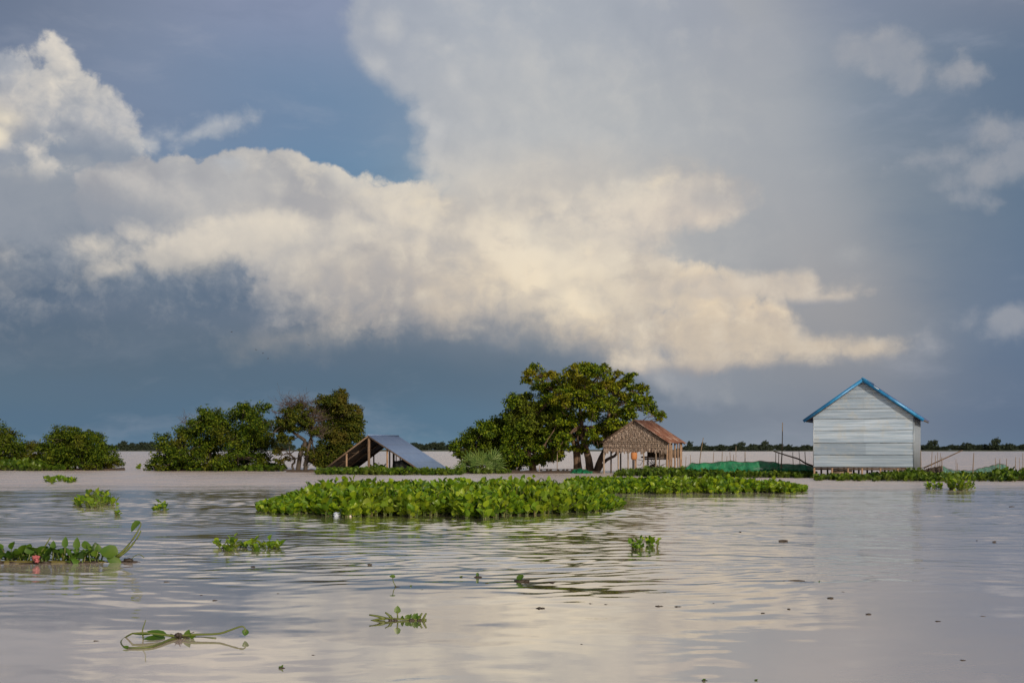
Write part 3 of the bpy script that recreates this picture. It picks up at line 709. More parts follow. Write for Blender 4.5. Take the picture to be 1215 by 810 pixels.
def chain():
    py0 = 667; Y = F * EYE / (py0 - HY); s = Y / F
    rs = np.random.RandomState(5)
    org = np.array(((80 - CX) * s, Y, 0))
    t = thing('hyacinth_chain', 'long trailing hyacinth chain with a tall curled stem and pink scrap on it', 'water hyacinth', org)
    A = lambda px, py, dy=0.0: np.array(((px - CX) * s, Y + dy, EYE + (HY - py) * s))
    lv, sk, rt = MB(), MB(), MB()
    sk.tube(spline([A(-40, 667.5), A(30, 666), A(80, 666.5), A(150, 667.5)], 14), 0.018, 5)
    for px in np.arange(-40, 122, 6.5):
        base = A(px + rs.uniform(-3, 3), 667, rs.uniform(-.15, .15))
        hyacinth(lv, sk, base, rs.uniform(0.12, 0.24), rs, rs.randint(3, 6), 0.105, 0.9)
        hyacinth(lv, None, base, 0.10, rs, 5, 0.085, 1.5)
        rt.blob(base, (0.075, 0.05, 0.026), 1, 0.6)
    lv.join(sk, 1); lv.build('leaves', [M['hyacinth_near'], M['stalk']], t, smooth=True)
    lv, sk = Parts(t, 'leaf', M['hyacinth_near']), Parts(t, 'stalk', M['stalk'])
    def up(px, pyb, pyt, w, h, tilt=0.0, face=(0, -1, 0.25)):
        b, e = A(px, pyb), A(px + tilt, pyt + h)
        sk.tube(spline([b, (b + e) / 2 + np.array((0.01, 0, 0)), e], 5), 0.010, 5)
        add_leaf(lv, e, np.array((tilt * .02, 0.1, 1.0)), np.array(face, float), h * s, w * s, 0.5)
    up(75, 664, 636, 8, 13, 2); up(91, 665, 637, 9, 14, 0); up(62, 664, 641, 7, 9, 1); up(33, 665, 647, 12, 10, 2)
    up(113, 662, 645, 8, 9, 3, (0.5, -0.6, .5))
    add_leaf(lv, A(140, 656, -.05), np.array((-1, 0.0, 0.15)), np.array((0, -0.85, 0.55)), 21 * s, 18 * s, 0.9)      # the broad leaf
    add_leaf(lv, A(146, 668, -.1), np.array((-1, 0.0, 0.42)), np.array((0.15, -0.9, 0.35)), 18 * s, 11 * s, 0.8)
    add_leaf(lv, A(138, 661), np.array((-.05, 0, 1)), np.array((0.6, -0.8, 0.1)), 14 * s, 5 * s, 1.0)
    for off in (0, 2.2):
        sk.tube(spline([A(138 + off, 661), A(151 + off, 648 + off), A(161 + off, 634 + 1.5 * off), A(167, 623 + 3 * off), A(166.5, 619 + 5 * off)], 14), np.linspace(0.016, 0.006, 14), 6)
    add_leaf(lv, A(166.5, 619), np.array((-0.75, 0.05, -0.75)), np.array((-0.4, -0.8, 0.5)), 16 * s, 11 * s, 1.4)  # folded leaf hanging from the tip
    sk.tube(spline([A(44, 662), A(52, 650), A(60, 637)], 6), np.linspace(0.014, 0.007, 6), 5)
    sk.tube(spline([A(155, 664), A(160, 659), A(166, 657.5), A(171, 661)], 9), 0.005, 4)
    rt.build('roots', M['root'], t); rt = Parts(t, 'root', M['root'])
    for px, py, q in ((148, 667, .07), (153, 664, .06), (159, 668, .08), (165, 668.5, .06), (143, 668, .07)):
        rt.blob(A(px, py), (q, q * .8, q * .5), 2, 0.9)
    for k in range(14):
        a = A(rs.uniform(-30, 165), 667.5); rt.tube([a, a + np.array((rs.normal(0, .1), rs.normal(0, .08), 0.015))], 0.008, 4)
    # pink scrap caught on it
    b = MB(); c = A(49.5, 660, -.2)
    b.blob(c, (0.042, 0.03, 0.034), 3, 1.1); b.blob(c + np.array((0.02, -0.01, -0.045)), (0.03, 0.03, 0.02), 2, 0.9)
    tag(b.build('plastic_scrap', plain_mat('pink_plastic', (0.30, 0.075, 0.085), 0.7, .6), origin=c, smooth=True), 'crumpled pink plastic scrap caught in the trailing hyacinth chain', 'litter')
chain()

def near_plant():   # the uprooted plant lying flat in the near water
    Y = F * EYE / (758 - HY); s = Y / F
    A = lambda px, py, z=None: G(px, py) if z is None else np.array(((px - CX) * s, Y + 0.0, z))
    Zp = lambda px, py: np.array(((px - CX) * s, Y, max(0.004, EYE + (HY - py) * s)))
    t = thing('uprooted_hyacinth', 'uprooted hyacinth lying flat on the near water with a looped stem at each end', 'water hyacinth', A(215, 757))
    lv, sk, rt = Parts(t, 'leaf', M['hyacinth_near']), Parts(t, 'stalk', M['stalk']), Parts(t, 'root', M['root'])
    def st_(pts, r0, r1, n=12): sk.tube(spline(pts, n), np.linspace(r0, r1, n), 6)
    st_([Zp(212, 755), Zp(190, 752), Zp(170, 750.5), Zp(157, 751)], .012, .007)
    st_([Zp(157, 751), G(148, 756), G(143.5, 761), G(146, 766), G(152, 768, .005)], .007, .005)
    st_([G(152, 768, .006), G(175, 767.5, .008), G(188, 764, .01), G(200, 759, .015), Zp(212, 756)], .007, .012)
    st_([Zp(213, 754), Zp(228, 752.5), Zp(258, 751.5), Zp(272, 747.5), Zp(285, 743), Zp(290, 744), Zp(292, 750)], .011, .005, 18)
    st_([Zp(216, 755), G(232, 756), G(256, 757, .005)], .012, .010)
    st_([Zp(170, 757), Zp(169, 748), Zp(171, 741), Zp(173, 735)], .007, .003)
    up = np.array((0, -0.75, 0.65))
    add_leaf(lv, Zp(197, 753), np.array((-1, 0.1, 0.18)), np.array((0, -.6, .8)), 24 * s, 10 * s, 0.5)
    add_leaf(lv, Zp(178, 752), np.array((-1, 0.0, 0.02)), np.array((0, -.5, .85)), 21 * s, 6 * s, 0.8)
    add_leaf(lv, Zp(196, 757), np.array((-1, -0.35, 0.03)), np.array((0, -.35, .94)), 25 * s, 15 * s, 0.5)
    add_leaf(lv, Zp(222, 756), np.array((0.25, 0, 1)), up, 10 * s, 9 * s, 0.8)
    add_leaf(lv, Zp(226, 757), np.array((0.9, 0, .55)), up, 8 * s, 6 * s, 0.8)
    add_leaf(lv, Zp(292, 746), np.array((-0.2, 0, -1)), np.array((0.2, -.9, .3)), 8 * s, 8 * s, 1.6)
    add_leaf(lv, G(153, 768, .006), np.array((-.9, 0.2, 0.1)), up, 8 * s, 4 * s, 1.0)
    rs = np.random.RandomState(4)
    for k in range(7): rt.blob(Zp(212 + rs.normal(0, 3.5), 754.5 + rs.normal(0, 1.2)), (.022, .02, .016), 2, 0.9)
    for k in range(12):
        a = Zp(212, 755); rt.tube([a, a + np.array((rs.normal(0, .06), rs.normal(0, .05), rs.uniform(-.01, .03)))], 0.0035, 4)
near_plant()

def near_sprig():   # low sprig with one round leaf standing up
    Y = F * EYE / (735 - HY); s = Y / F
    Zp = lambda px, py, dy=0.0: np.array(((px - CX) * s, Y + dy, EYE + (HY - py) * s))
    t = thing('hyacinth_sprig', 'low sprig in the near water with one round leaf standing up over its reflection', 'water hyacinth', Zp(472, 735))
    lv, sk, rt = Parts(t, 'leaf', M['hyacinth_near']), Parts(t, 'stalk', M['stalk']), Parts(t, 'root', M['root']); rs = np.random.RandomState(9)
    sk.tube(spline([Zp(457, 733), Zp(472, 734), Zp(490, 734.5), Zp(506, 735)], 10), .010, 5)
    for (a, b, c_, d) in ((457, 733, 438, 729), (457, 733.5, 440, 736), (465, 733, 457, 726), (497, 734, 501, 727), (502, 735, 506, 727)):
        sk.tube(spline([Zp(a, b), Zp((a + c_) / 2, (b + d) / 2 - .5), Zp(c_, d)], 5), np.linspace(.013, .007, 5), 5)
    sk.tube([Zp(472, 734), Zp(471.5, 725)], .007, 5)
    add_leaf(lv, Zp(471.5, 727), np.array((0, .1, 1)), np.array((0.1, -1, .2)), 9 * s, 8 * s, .4)
    for px in (464, 478, 482, 485, 489, 493, 498):
        add_leaf(lv, Zp(px, 734), np.array((rs.normal(0, .6), rs.normal(0, .3), .8)), np.array((rs.normal(0, .4), -.8, .5)), rs.uniform(5, 8) * s, rs.uniform(4, 6) * s, 1.0)
    for k in range(8): rt.blob(Zp(468 + rs.uniform(-6, 34), 735), (.022, .02, .014), 1, .8)
near_sprig()

def bit(px, py, label, w=8, leaf=True, stem=None, name='weed_scrap', cat='floating weed', dark=True):
    """one scrap of weed or stick drifting on the water, w pixels wide"""
    p = G(px, py); s = p[1] / F; b = MB(); rs = np.random.RandomState(int(px * 7 + py))
    b.blob(p, (w * s * .28, w * s * .25, w * s * .10), 2, 0.9)
    if w > 6: b.blob(p + np.array((w * s * .3, 0, 0)), (w * s * .22, w * s * .2, w * s * .07), 2, 0.9)
    t = thing(name, label, cat, p, 'scraps of weed drifting on the near lake')
    b.build('clot', M['root'], t)
    lv = MB()
    for k in range(2 if leaf else 0):
        add_leaf(lv, p + np.array((rs.uniform(-.3, .3) * w * s, 0, w * s * .05)), np.array((rs.normal(0, .8), 0, .5)), np.array((0, -.7, .7)), w * s * .45, w * s * .32, 1.0)
    if stem:
        sk = MB(); tip = p + np.array((stem[0] * s, 0, stem[1] * s)); sk.tube(spline([p, (p + tip) / 2 + np.array((.3 * stem[0] * s, 0, 0)), tip], 6), .005, 5); sk.build('stalk', M['stalk'], t)
        add_leaf(lv, tip + np.array((3 * s, 0, 0)), np.array((-1, 0, .1)), np.array((0, -.7, .6)), 7 * s, 5 * s, 1.2)
    if not lv.empty(): lv.build('leaf', M['hyacinth_near'], t, smooth=True)
    return t
bit(470, 696, 'weed scrap with one thin leaf stalk above the round-leaf sprig', 9, False, (-4, 12))
bit(487, 695, 'tiny weed dot just right of the thin stalked scrap', 4)
bit(547, 684.5, 'small green leaf scrap left of the dark humped scrap', 6)
bit(566, 684, 'dark humped weed scrap mid lake', 11)
bit(617, 689, 'flat green weed scrap right of the dark humped scrap', 22)
bit(781, 719, 'knobbly dark weed scrap below the sparse upright sprigs', 12, False)
bit(803, 719.5, 'thin dark weed strand trailing off the knobbly scrap', 11, False)
bit(333, 792, 'single yellowish leaf afloat in the near water below the large mat', 9)
bit(113, 760, 'dark crooked twig scrap left of the uprooted plant', 8, False)
bit(972, 690, 'little upright leaf scrap beside the long floating stick', 4)
bit(239, 706, 'small dark weed dot above the uprooted plant, nearer the lake middle', 6, False)
bit(254, 712, 'flat dark scrap just below the small weed dot', 8, False)
bit(197, 690, 'flat dark scrap floating between the trailing chain and the spread out clump', 8, False)
bit(835, 807, 'leafy scrap at the bottom edge of the lake', 8)
bit(897, 807, 'pointed leaf scrap at the bottom edge, right of the leafy one', 6)
bit(1112, 737, 'thin dark scrap alone in the right of the near water', 9, False)
bit(1166, 731, 'short dark scrap near the right edge of the near water', 8, False)
bit(1142, 783, 'dark scrap lowest at the right of the lake', 8, False)
bit(1159, 641, 'single dark speck on the right part of the lake', 4, False)
bit(1200, 601, 'pair of dark specks at the far right of the lake', 8, False)
bit(438, 669, 'two tiny dark dots of weed under the large mat', 7, False)
bit(640, 721, 'short floating stem piece below the flat green scrap', 12, False)
bit(500, 700, 'thin floating twig right of the tiny weed dot', 10, False)

for k, (px_, py_, w_) in enumerate([(412,671,4),(578,692,5),(655,690,6),(700,716,5),(719,717,5),(878,631,4),(1000,702,4),(1030,728,5),(1180,642,4),(985,709,6),(905,727,4),(936,722,4),
                                    (300,672,5),(330,704,4),(262,757,4),(60,612,5),(215,616,4),(372,777,5),(690,764,4),(846,716,5)]):
    b_ = MB(); p_ = G(px_, py_); s_ = p_[1] / F; b_.blob(p_, (w_ * s_ * .5, w_ * s_ * .35, w_ * s_ * .14), 2, 1.0)
    names = ['under the right half of the large mat', 'beside the dark humped scrap', 'right of the flat green scrap', 'left of the knobbly dark scrap', 'just left of the knobbly dark scrap', 'off the narrow mat tip',
             'right of the long stick', 'lower right of the long stick', 'under the dense dark clump at right', 'below the little upright leaf scrap', 'left of the little upright leaf scrap, low', 'below the long stick',
             'below the spread out clump', 'lower right of the spread out clump', 'near the right loop of the uprooted plant', 'above the trailing chain', 'right of the tiny sprig', 'right of the yellowish leaf', 'alone in the pale water below the mats', 'beyond the thin dark strand']
    tag(b_.build('weed_speck', M['root'], origin=p_), 'tiny dark weed speck ' + names[k], 'floating weed', 'scraps of weed drifting on the near lake')
def stick(px0, px1, py, label):
    a, b_ = G(px0, py), G(px1, py); b = MB(); s = a[1] / F
    b.tube(spline([a, (a + b_) / 2 + np.array((0, 0.01, 0.004)), b_], 6), [.008, .011, .012, .011, .010, .006], 6)
    tag(b.build('floating_stick', M['root'], origin=a), label, 'stick')
stick(924, 935, 641, 'short pale stick floating off the right end of the hyacinth mats')
stick(935, 955, 689, 'long dark stick floating in the right half of the lake')

# litter at the front edge of the large mat
def litter():
    rs = np.random.RandomState(2)
    for px, w, c, lab in ((403, 9, (0.34, 0.38, 0.46), 'crushed pale blue plastic bottle at the front edge of the large mat'),
                          (415, 11, (0.52, 0.46, 0.42), 'crumpled white plastic bag at the front edge of the large mat')):
        p = G(px, 611.5) - np.array((0, .1, 0)); s = p[1] / F; b = MB()
        b.blob(p + np.array((0, -.25, .04)), (w * s * .5, .07, .05), 3, 1.0); b.blob(p + np.array((w * s * .3, -.25, .055)), (w * s * .22, .05, .04), 3, 0.9)
        tag(b.build('plastic_bag' if px > 410 else 'plastic_bottle', plain_mat('plastic_litter', c, 0.3, 0.15), origin=p, smooth=True), lab, 'litter')
litter()
# ------------------------------------------------------------------ trees
def leaf_cloud(mb, centres, radii, n, size, rs, sub=14, flat=0.85, fill_=0.25, droop=0.35):
    """leaves gathered in small bunches over the outside of every clump"""
    centres = np.asarray(centres); radii = np.asarray(radii)
    w = radii ** 2; w = w / w.sum()
    V = []
    for c, r, k in zip(centres, radii, (w * n).astype(int)):
        d = rs.normal(0, 1, (sub, 3)); d /= np.linalg.norm(d, axis=1)[:, None]
        d[:, 2] = np.where(d[:, 2] < -0.5, -d[:, 2] * 0.6, d[:, 2])
        rad = np.where(rs.rand(sub) < fill_, rs.uniform(0.2, 0.7, sub), rs.uniform(0.68, 1.02, sub))
        sc_ = c + d * rad[:, None] * r * np.array((1, 1, flat))
        idx = rs.randint(0, sub, k)
        off = rs.normal(0, 1, (k, 3)); off /= np.linalg.norm(off, axis=1)[:, None]; off *= (rs.rand(k) ** 0.5)[:, None]
        p = sc_[idx] + off * r * (0.34 + 0.16 * rs.rand(k))[:, None] * np.array((1, 1, 0.75))
        o = (p - c) / (np.linalg.norm(p - c, axis=1)[:, None] + 1e-6)
        nrm = o * 0.6 + rs.normal(0, 0.55, (k, 3)) + np.array((0, 0, 0.35)); nrm /= np.linalg.norm(nrm, axis=1)[:, None]
        al = np.cross(nrm, rs.normal(0, 1, (k, 3))); al[:, 2] -= droop; al -= (al * nrm).sum(1)[:, None] * nrm
        al /= np.linalg.norm(al, axis=1)[:, None] + 1e-6
        sd_ = np.cross(nrm, al); L = size * rs.uniform(0.7, 1.35, k)[:, None]; Wd = L * rs.uniform(0.20, 0.30, k)[:, None]
        V.append(np.stack((p - al * L * .5, p + sd_ * Wd + nrm * Wd * .35 - al * L * .06, p + al * L * .5, p - sd_ * Wd + nrm * Wd * .35 - al * L * .06), 1))
    v = np.concatenate(V)
    mb.add(v.reshape(-1, 3), np.arange(len(v) * 4).reshape(-1, 4))

def limb(mb, pts, r0, r1, rs, n=9, wob=0.06):
    q = spline(pts, n); L = np.linalg.norm(q[-1] - q[0])
    q[1:-1] += rs.normal(0, wob * L / n * 2, (n - 2, 3))
    mb.tube(q, np.linspace(r0, r1, n) * np.linspace(1.15, 1, n), 7 if r0 > 0.05 else 5)

def tree(name, label, cat, Y, base, clumps, nleaf, size, leafm, barkm, seed, trunks, group=None, depth=0.8, sub=26, twigs=None, droop=.35, fill_=.25):
    """clumps (px, py, r px); trunks: lists of (px, py, radius m); limbs run from the trunk tops into the clumps"""
    rs = np.random.RandomState(seed); s = Y / F
    C, Rr = [], []
    cx = np.mean([c[0] for c in clumps]); span = max(abs(c[0] - cx) for c in clumps) + 12
    for c in clumps:
        dmax = span * s * depth * math.sqrt(max(0.15, 1 - ((c[0] - cx) / (span * 1.1)) ** 2))
        dy = rs.uniform(-.8, .8) * dmax
        C.append(Wp(c[0], c[1], Y) + np.array((0, dy, 0))); Rr.append(c[2] * s)
        # a partner behind or before, so that the crown is as deep as it is wide
        C.append(Wp(c[0] + rs.normal(0, 4), c[1] + 3, Y) + np.array((0, -dy + rs.normal(0, .3), 0))); Rr.append(c[2] * s * .85)
    C = np.array(C); Rr = np.array(Rr)
    t = thing(name, label, cat, (Wp(base[0], base[1], Y)[0], Y, 0.0), group)
    tb = MB(); tops = []
    for tr in trunks:
        pts = []
        for i, q in enumerate(tr):
            p = Wp(q[0], q[1], Y); p[1] += (0.25 * rs.normal() if i else 0)
            if i == 0: p[2] = -0.4
            pts.append(p)
        q = spline(pts, 12); rr = np.interp(np.linspace(0, len(tr) - 1, 12), range(len(tr)), [k[2] for k in tr])
        q[1:-1, :2] += rs.normal(0, 0.02, (10, 2)); rr[0] *= 1.35
        tb.tube(q, rr, 9); tops.append((q[-1], rr[-1])); tops.append((q[8], rr[8]))
    for c, r in zip(C, Rr):
        d = [np.linalg.norm(c - a[0]) for a in tops]; a, ra = tops[int(np.argmin(d))]
        mid = (a + c) / 2 + np.array((0, 0, 0.12 * np.linalg.norm(c - a))) + rs.normal(0, .12, 3)
        r0 = min(ra * .6, 0.03 + 0.03 * np.linalg.norm(c - a))
        limb(tb, [a, mid, c], r0, r0 * .3, rs)
        for k in range(4):
            e = c + rs.normal(0, .55, 3) * r; limb(tb, [mid + (c - mid) * rs.uniform(.3, .9), (c + e) / 2, e], r0 * .35, .008, rs, 5)
    tb.build('trunk', M[barkm], t, smooth=True)
    lv = MB(); leaf_cloud(lv, C, Rr * 1.12, int(nleaf * 3.4), size * .72, rs, sub, droop=droop, fill_=fill_)
    lv.build('crown', M[leafm], t)
    if twigs:
        for (px, py, r, n) in twigs:
            tw = MB()
            c = Wp(px, py, Y); a0 = min(tops, key=lambda q: np.linalg.norm(q[0] - c))[0]
            for k in range(n):
                d = rs.normal(0, 1, 3); d[2] = abs(d[2]) * .9 + .1; d /= np.linalg.norm(d)
                e = c + d * r * s * rs.uniform(.5, 1.1); st0 = c + rs.normal(0, .25, 3) * r * s
                limb(tw, [st0, (st0 + e) / 2 + rs.normal(0, .06, 3), e], .016, .005, rs, 5)
                for j in range(4):
                    f0 = st0 + (e - st0) * rs.uniform(.4, 1); f1 = f0 + (d + rs.normal(0, .7, 3)) * r * s * .28; tw.tube([f0, (f0 + f1) / 2 + rs.normal(0, .03, 3), f1], [.007, .006, .004], 3, False)
            tw.build('dead_twigs', M['twig'], t)
    return t

BG = 'bushes standing in the lake'
tree('bush', 'dark bush cut off by the left edge of the lake view', 'bush', 88, (5, 557),
     [(2,520,18),(-14,516,20),(16,530,14),(28,540,11),(-20,535,22),(5,540,18),(-34,525,22),(38,546,8)], 4500, .24, 'bush_dark', 'bark_dark', 41, [[(0,558,.1),(0,540,.07)],[(-20,558,.1),(-22,535,.07)]], BG)
tree('bush', 'round dome shaped dark bush, second from the left edge', 'bush', 86, (93, 558),
     [(72,524,17),(92,520,16),(108,526,17),(125,541,14),(60,540,15),(92,540,20),(112,545,16),(75,548,14),(136,549,8),(50,532,9),(98,511,6),(60,552,8),(84,553,9),(104,552,9),(122,552,8),(48,546,10)], 7500, .23, 'bush_dark', 'bark_dark', 42, [[(90,558,.1),(88,545,.08)],[(105,558,.1),(110,545,.06)]], BG)
tree('bushy_tree', 'wide dark bushy tree standing in the lake left of the bare branched tree', 'tree', 84, (255, 558),
     [(205,530,15),(198,545,14),(222,518,16),(238,502,15),(252,494,13),(262,508,20),(290,494,17),(303,484,10),(308,505,15),(312,524,13),(285,522,20),(258,530,22),(232,538,18),(276,545,17),(306,544,12),(212,548,14),(186,551,8),(245,549,14),(300,513,14),(228,551,10),(262,552,10),(284,551,10),(200,553,8),(312,551,7),(296,534,13)],
     12500, .24, 'bush_dark', 'bark_dark', 43, [[(250,558,.14),(250,540,.1),(245,525,.08)],[(280,558,.12),(283,535,.09)]], twigs=[(222,503,15,14),(325,508,12,8)])
tree('bare_tree', 'half bare tree with a curved trunk and purple grey dead twigs', 'tree', 80, (355, 558),
     [(338,500,9),(352,494,10),(366,500,10),(348,506,9),(334,520,7),(329,513,5),(343,521,6),(328,535,6),(338,545,5),(331,547,4),(362,530,6),(372,540,7),(366,487,7),(374,512,8),(345,488,9),(358,484,8),(338,508,9),(362,508,9),(352,500,10),(330,500,6)],
     3400, .22, 'olive', 'bark_dark', 44, [[(353,559,.17),(355,540,.15),(361,524,.13),(352,516,.10),(341,506,.07)],[(362,559,.16),(365,540,.13),(367,522,.11),(372,510,.08)],[(352,558,.09),(346,554,.08),(350,546,.07),(345,538,.06)]],
     twigs=[(344,484,20,40),(360,482,17,36),(372,500,20,60),(378,515,16,36),(332,492,13,18)], sub=12)
tree('leafy_tree', 'tall rounded olive green tree just left of the half sunken metal roof', 'tree', 83, (398, 558),
     [(392,474,11),(403,480,13),(415,488,12),(384,488,12),(398,497,17),(420,503,13),(428,497,6),(410,513,15),(388,512,14),(418,520,11),(400,528,16),(384,535,13),(412,535,11),(376,545,12),(394,546,13),(408,467,6),(425,510,7),(392,553,8),(408,550,9),(384,552,8),(402,541,10)],
     10500, .23, 'olive', 'bark_dark', 45, [[(392,559,.2),(393,540,.16),(396,515,.12)]])
tree('bush', 'lower bush on the left side of the broad dark tree', 'bush', 80, (568, 560),
     [(548,527,10),(560,518,12),(575,512,13),(590,508,14),(560,535,12),(580,528,15),(596,525,14),(546,538,7),(575,543,10),(598,500,9),(556,547,9),(590,548,11),(566,550,8),(604,548,9)], 7000, .23, 'mango', 'bark_dark', 46, [[(580,560,.12),(582,540,.09)],[(565,560,.1),(562,540,.07)]], BG)
tree('broad_tree', 'broad dark green tree between the low bush and the tall yellowing tree', 'tree', 79, (632, 560),
     [(612,480,13),(624,474,10),(632,486,15),(650,478,13),(612,498,15),(630,505,18),(650,497,16),(612,518,16),(632,525,17),(652,518,16),(606,538,14),(622,545,13),(648,538,11),(664,508,13),(662,526,10),(660,490,12),(612,552,9),(600,550,10),(640,546,9),(655,543,7)],
     11500, .24, 'mango', 'bark', 47, [[(634,560,.30),(631,548,.22),(626,535,.17),(630,515,.12)]])
tree('tall_tree', 'tall spreading tree with yellowing leaves and bare forked trunks beside the thatched hut', 'tree', 78, (700, 561),
     [(628,448,8),(636,438,8),(646,446,9),(640,460,9),(655,462,10),(660,450,7),(680,444,12),(694,436,10),(690,452,14),(672,460,13),(706,448,12),(702,466,15),(720,460,13),(684,474,15),(664,478,13),(718,480,15),(700,490,15),(738,472,11),(744,454,10),(750,446,7),(756,462,10),(752,480,12),(764,476,9),(770,488,8),(738,492,12),(680,498,12),(662,502,10),(722,503,12),(742,507,9),(708,510,9),(782,494,5),(716,440,7),(652,514,9),(668,520,8),(705,522,8),(645,530,8),(735,520,7),(690,512,8),(676,508,9),(715,514,8),(660,536,7),(728,512,8),(694,526,5),(672,530,7),(690,534,5),(712,526,7),(726,524,7),(655,541,7),(676,520,9),(698,518,7),(746,520,7),(664,530,8),(640,452,6),(730,448,7)],
     15500, .23, 'big', 'bark', 48, [[(684,561,.23),(684,548,.2),(682,530,.17),(676,512,.13),(668,495,.09)],
                                     [(701,561,.30),(698,545,.24),(693,525,.19),(690,505,.14),(688,485,.10)],
                                     [(704,561,.24),(712,545,.19),(720,528,.15),(719,508,.12),(724,488,.08)],
                                     [(706,560,.14),(716,549,.12),(730,540,.09),(742,528,.07)],[(690,515,.1),(682,495,.08),(672,485,.06),(665,475,.05)]], sub=12, fill_=.2)

def palm():
    Y = 74.0; s = Y / F; rs = np.random.RandomState(6)
    t = thing('fan_palm', 'low spiky pale green palm in front of the low bush', 'palm', Wp(572, 561, Y) * np.array((1, 1, 0)))
    fr = MB()
    for k in range(34):
        c = Wp(572 + rs.normal(0, 9), 560, Y) + np.array((0, rs.normal(0, .5), 0)); c[2] = 0
        a = rs.uniform(-1.25, 1.25); b = rs.uniform(-.6, .6); L = rs.uniform(18, 33) * s
        d = np.array((math.sin(a), b, math.cos(a) * .95)); d /= np.linalg.norm(d)
        side = np.cross(d, (0, 1, 0.2)); side /= np.linalg.norm(side)
        tip = c + d * L
        for j in range(7):       # blades fanning from the stalk end
            f = (j - 3) / 3; e = tip * .55 + c * .45
            dd = d * math.cos(f * 1.0) + side * math.sin(f * 1.0); e1 = e + dd * L * .55 * (1 - .2 * abs(f)) - np.array((0, 0, .10 * f * f))
            w = np.cross(dd, (0.2, 1, 0)); w = w / np.linalg.norm(w) * .034
            m_ = (e + e1) / 2 + np.array((0, 0, .03)); fr.add([e, m_ + w, e1, m_ - w], [(0, 1, 2, 3)])
    fr.build('fronds', M['palm'], t)
    sk = MB()
    for k in range(16):
        c = Wp(572 + rs.normal(0, 8), 560, Y); c[2] = -.2; a = rs.uniform(-1, 1)
        sk.tube([c, c + np.array((math.sin(a) * .6, rs.normal(0, .2), .65))], .02, 4)
    sk.build('stalks', M['stalk'], t)
palm()

# muddy rims where the trees stand
def mud_bank(px0, px1, py, dep, label, seed):
    b = MB(); n = 40; xs = np.linspace(px0, px1, n); rs = np.random.RandomState(seed)
    Y0 = F * EYE / (py - HY); rows = []
    for k, (d, z) in enumerate(((0, -.05), (.15, .05), (.6, .10), (dep * .6, .12), (dep, -.05))):
        rows.append([((x - CX) / F * (Y0 + d), Y0 + d + rs.normal(0, .08) * (k < 3), z + (0 if k in (0, 4) else rs.normal(0, .025))) for x in xs])
    v = np.array(rows).transpose(1, 0, 2); k = 5
    i = np.arange(n - 1)[:, None] * k; j = np.arange(k - 1)[None]
    b.add(v.reshape(-1, 3), np.stack((i + j, i + k + j, i + k + j + 1, i + j + 1), -1).reshape(-1, 4))
    tag(b.build('mud_bank', M['mud'], smooth=True), label, 'mud bank', kind='structure')
M['mud'] = plain_mat('wet_mud', (0.075, 0.050, 0.034), 0.75, 0.6, 3)
mud_bank(-60, 148, 557.8, 5, 'thin muddy rim under the left bushes', 1)
mud_bank(182, 340, 558.4, 5, 'thin muddy rim under the wide bushy tree', 2)
mud_bank(340, 440, 560.0, 5, 'thin muddy rim under the bare tree', 3)
mud_bank(545, 712, 561.3, 5, 'thin muddy rim under the tall tree', 4)

# ------------------------------------------------------------------ far tree line
def far_trees():
    rs = np.random.RandomState(12)
    protos = []
    for k in range(5):
        lv = MB(); w = (1.0, 1.4, 0.8, 1.8, 1.2)[k]
        C = [(rs.uniform(-.6, .6) * w * 4, rs.uniform(-1.5, 1.5), rs.uniform(1.8, 4.6)) for _ in range(9)]
        C += [(rs.uniform(-1, 1) * w * 4, 0, 1.4) for _ in range(5)]
        leaf_cloud(lv, C, [rs.uniform(1.5, 2.4) for _ in C], 2600, .8, rs, 12)
        protos.append(lv)
    made = {}
    def put(kind, px, sc_, wide, label, grp, Y):
        x = (px - CX) / F * Y
        if kind not in made:
            o = protos[kind].build('far_tree', M['far_leaf']); made[kind] = o
        else:
            o = made[kind].copy(); COL.objects.link(o)
        o.location = (x, Y, 0.6); o.scale = (wide, wide, sc_); o.rotation_euler = (0, 0, rs.uniform(-.3, .3))
        tag(o, label, 'tree', grp)
    segs = [(-30, 205, 1.0, 'left of the bare tree'), (326, 344, 1.0, 'left of the bare tree'), (490, 540, 1.0, 'between the sunken roof and the low bush'), (812, 968, .72, 'between the hut and the white house'), (1090, 1235, .75, 'right of the white house')]
    for a, b, h, where in segs:
        px = a
        while px < b:
            hh = h * rs.uniform(.7, 1.25)
            put(rs.randint(5), px, hh, rs.uniform(.8, 1.2), 'low dark tree in the far tree line ' + where, 'far trees ' + where, 968 + rs.uniform(0, 40))
            px += rs.uniform(3.5, 7)
    for k, px, sc_, w, lab in ((0,179,1.15,.9,'small round far tree left of the wide bushy tree'),(2,818,1.3,.9,'round far tree just right of the thatched hut'),(2,834,1.15,.8,'second round far tree right of the thatched hut'),
                               (1,880,1.2,1.0,'left dome of the tallest far clump behind the net'),(3,896,1.05,.8,'long middle tree of the tallest far clump behind the net'),(1,908,1.35,.9,'right dome of the tallest far clump behind the net'),
                               (4,1106,1.45,1.1,'tall round far tree just right of the white house'),(3,1150,1.25,1.0,'wide far tree behind the leaning pole'),(1,1182,1.7,1.0,'tallest far tree near the right edge'),(3,1200,1.15,.8,'wide far tree at the right edge')):
        put(k, px, sc_, w, lab, 'taller trees in the far tree line', 962)
far_trees()
# ------------------------------------------------------------------ buildings
def frame_fn(P0, yaw):
    r = np.array((math.cos(R(yaw)), -math.sin(R(yaw)), 0)); d = np.array((math.sin(R(yaw)), math.cos(R(yaw)), 0)); P0 = np.array(P0, float)
    return (lambda a, b, z: P0 + a * r + b * d + np.array((0, 0, z))), r, d

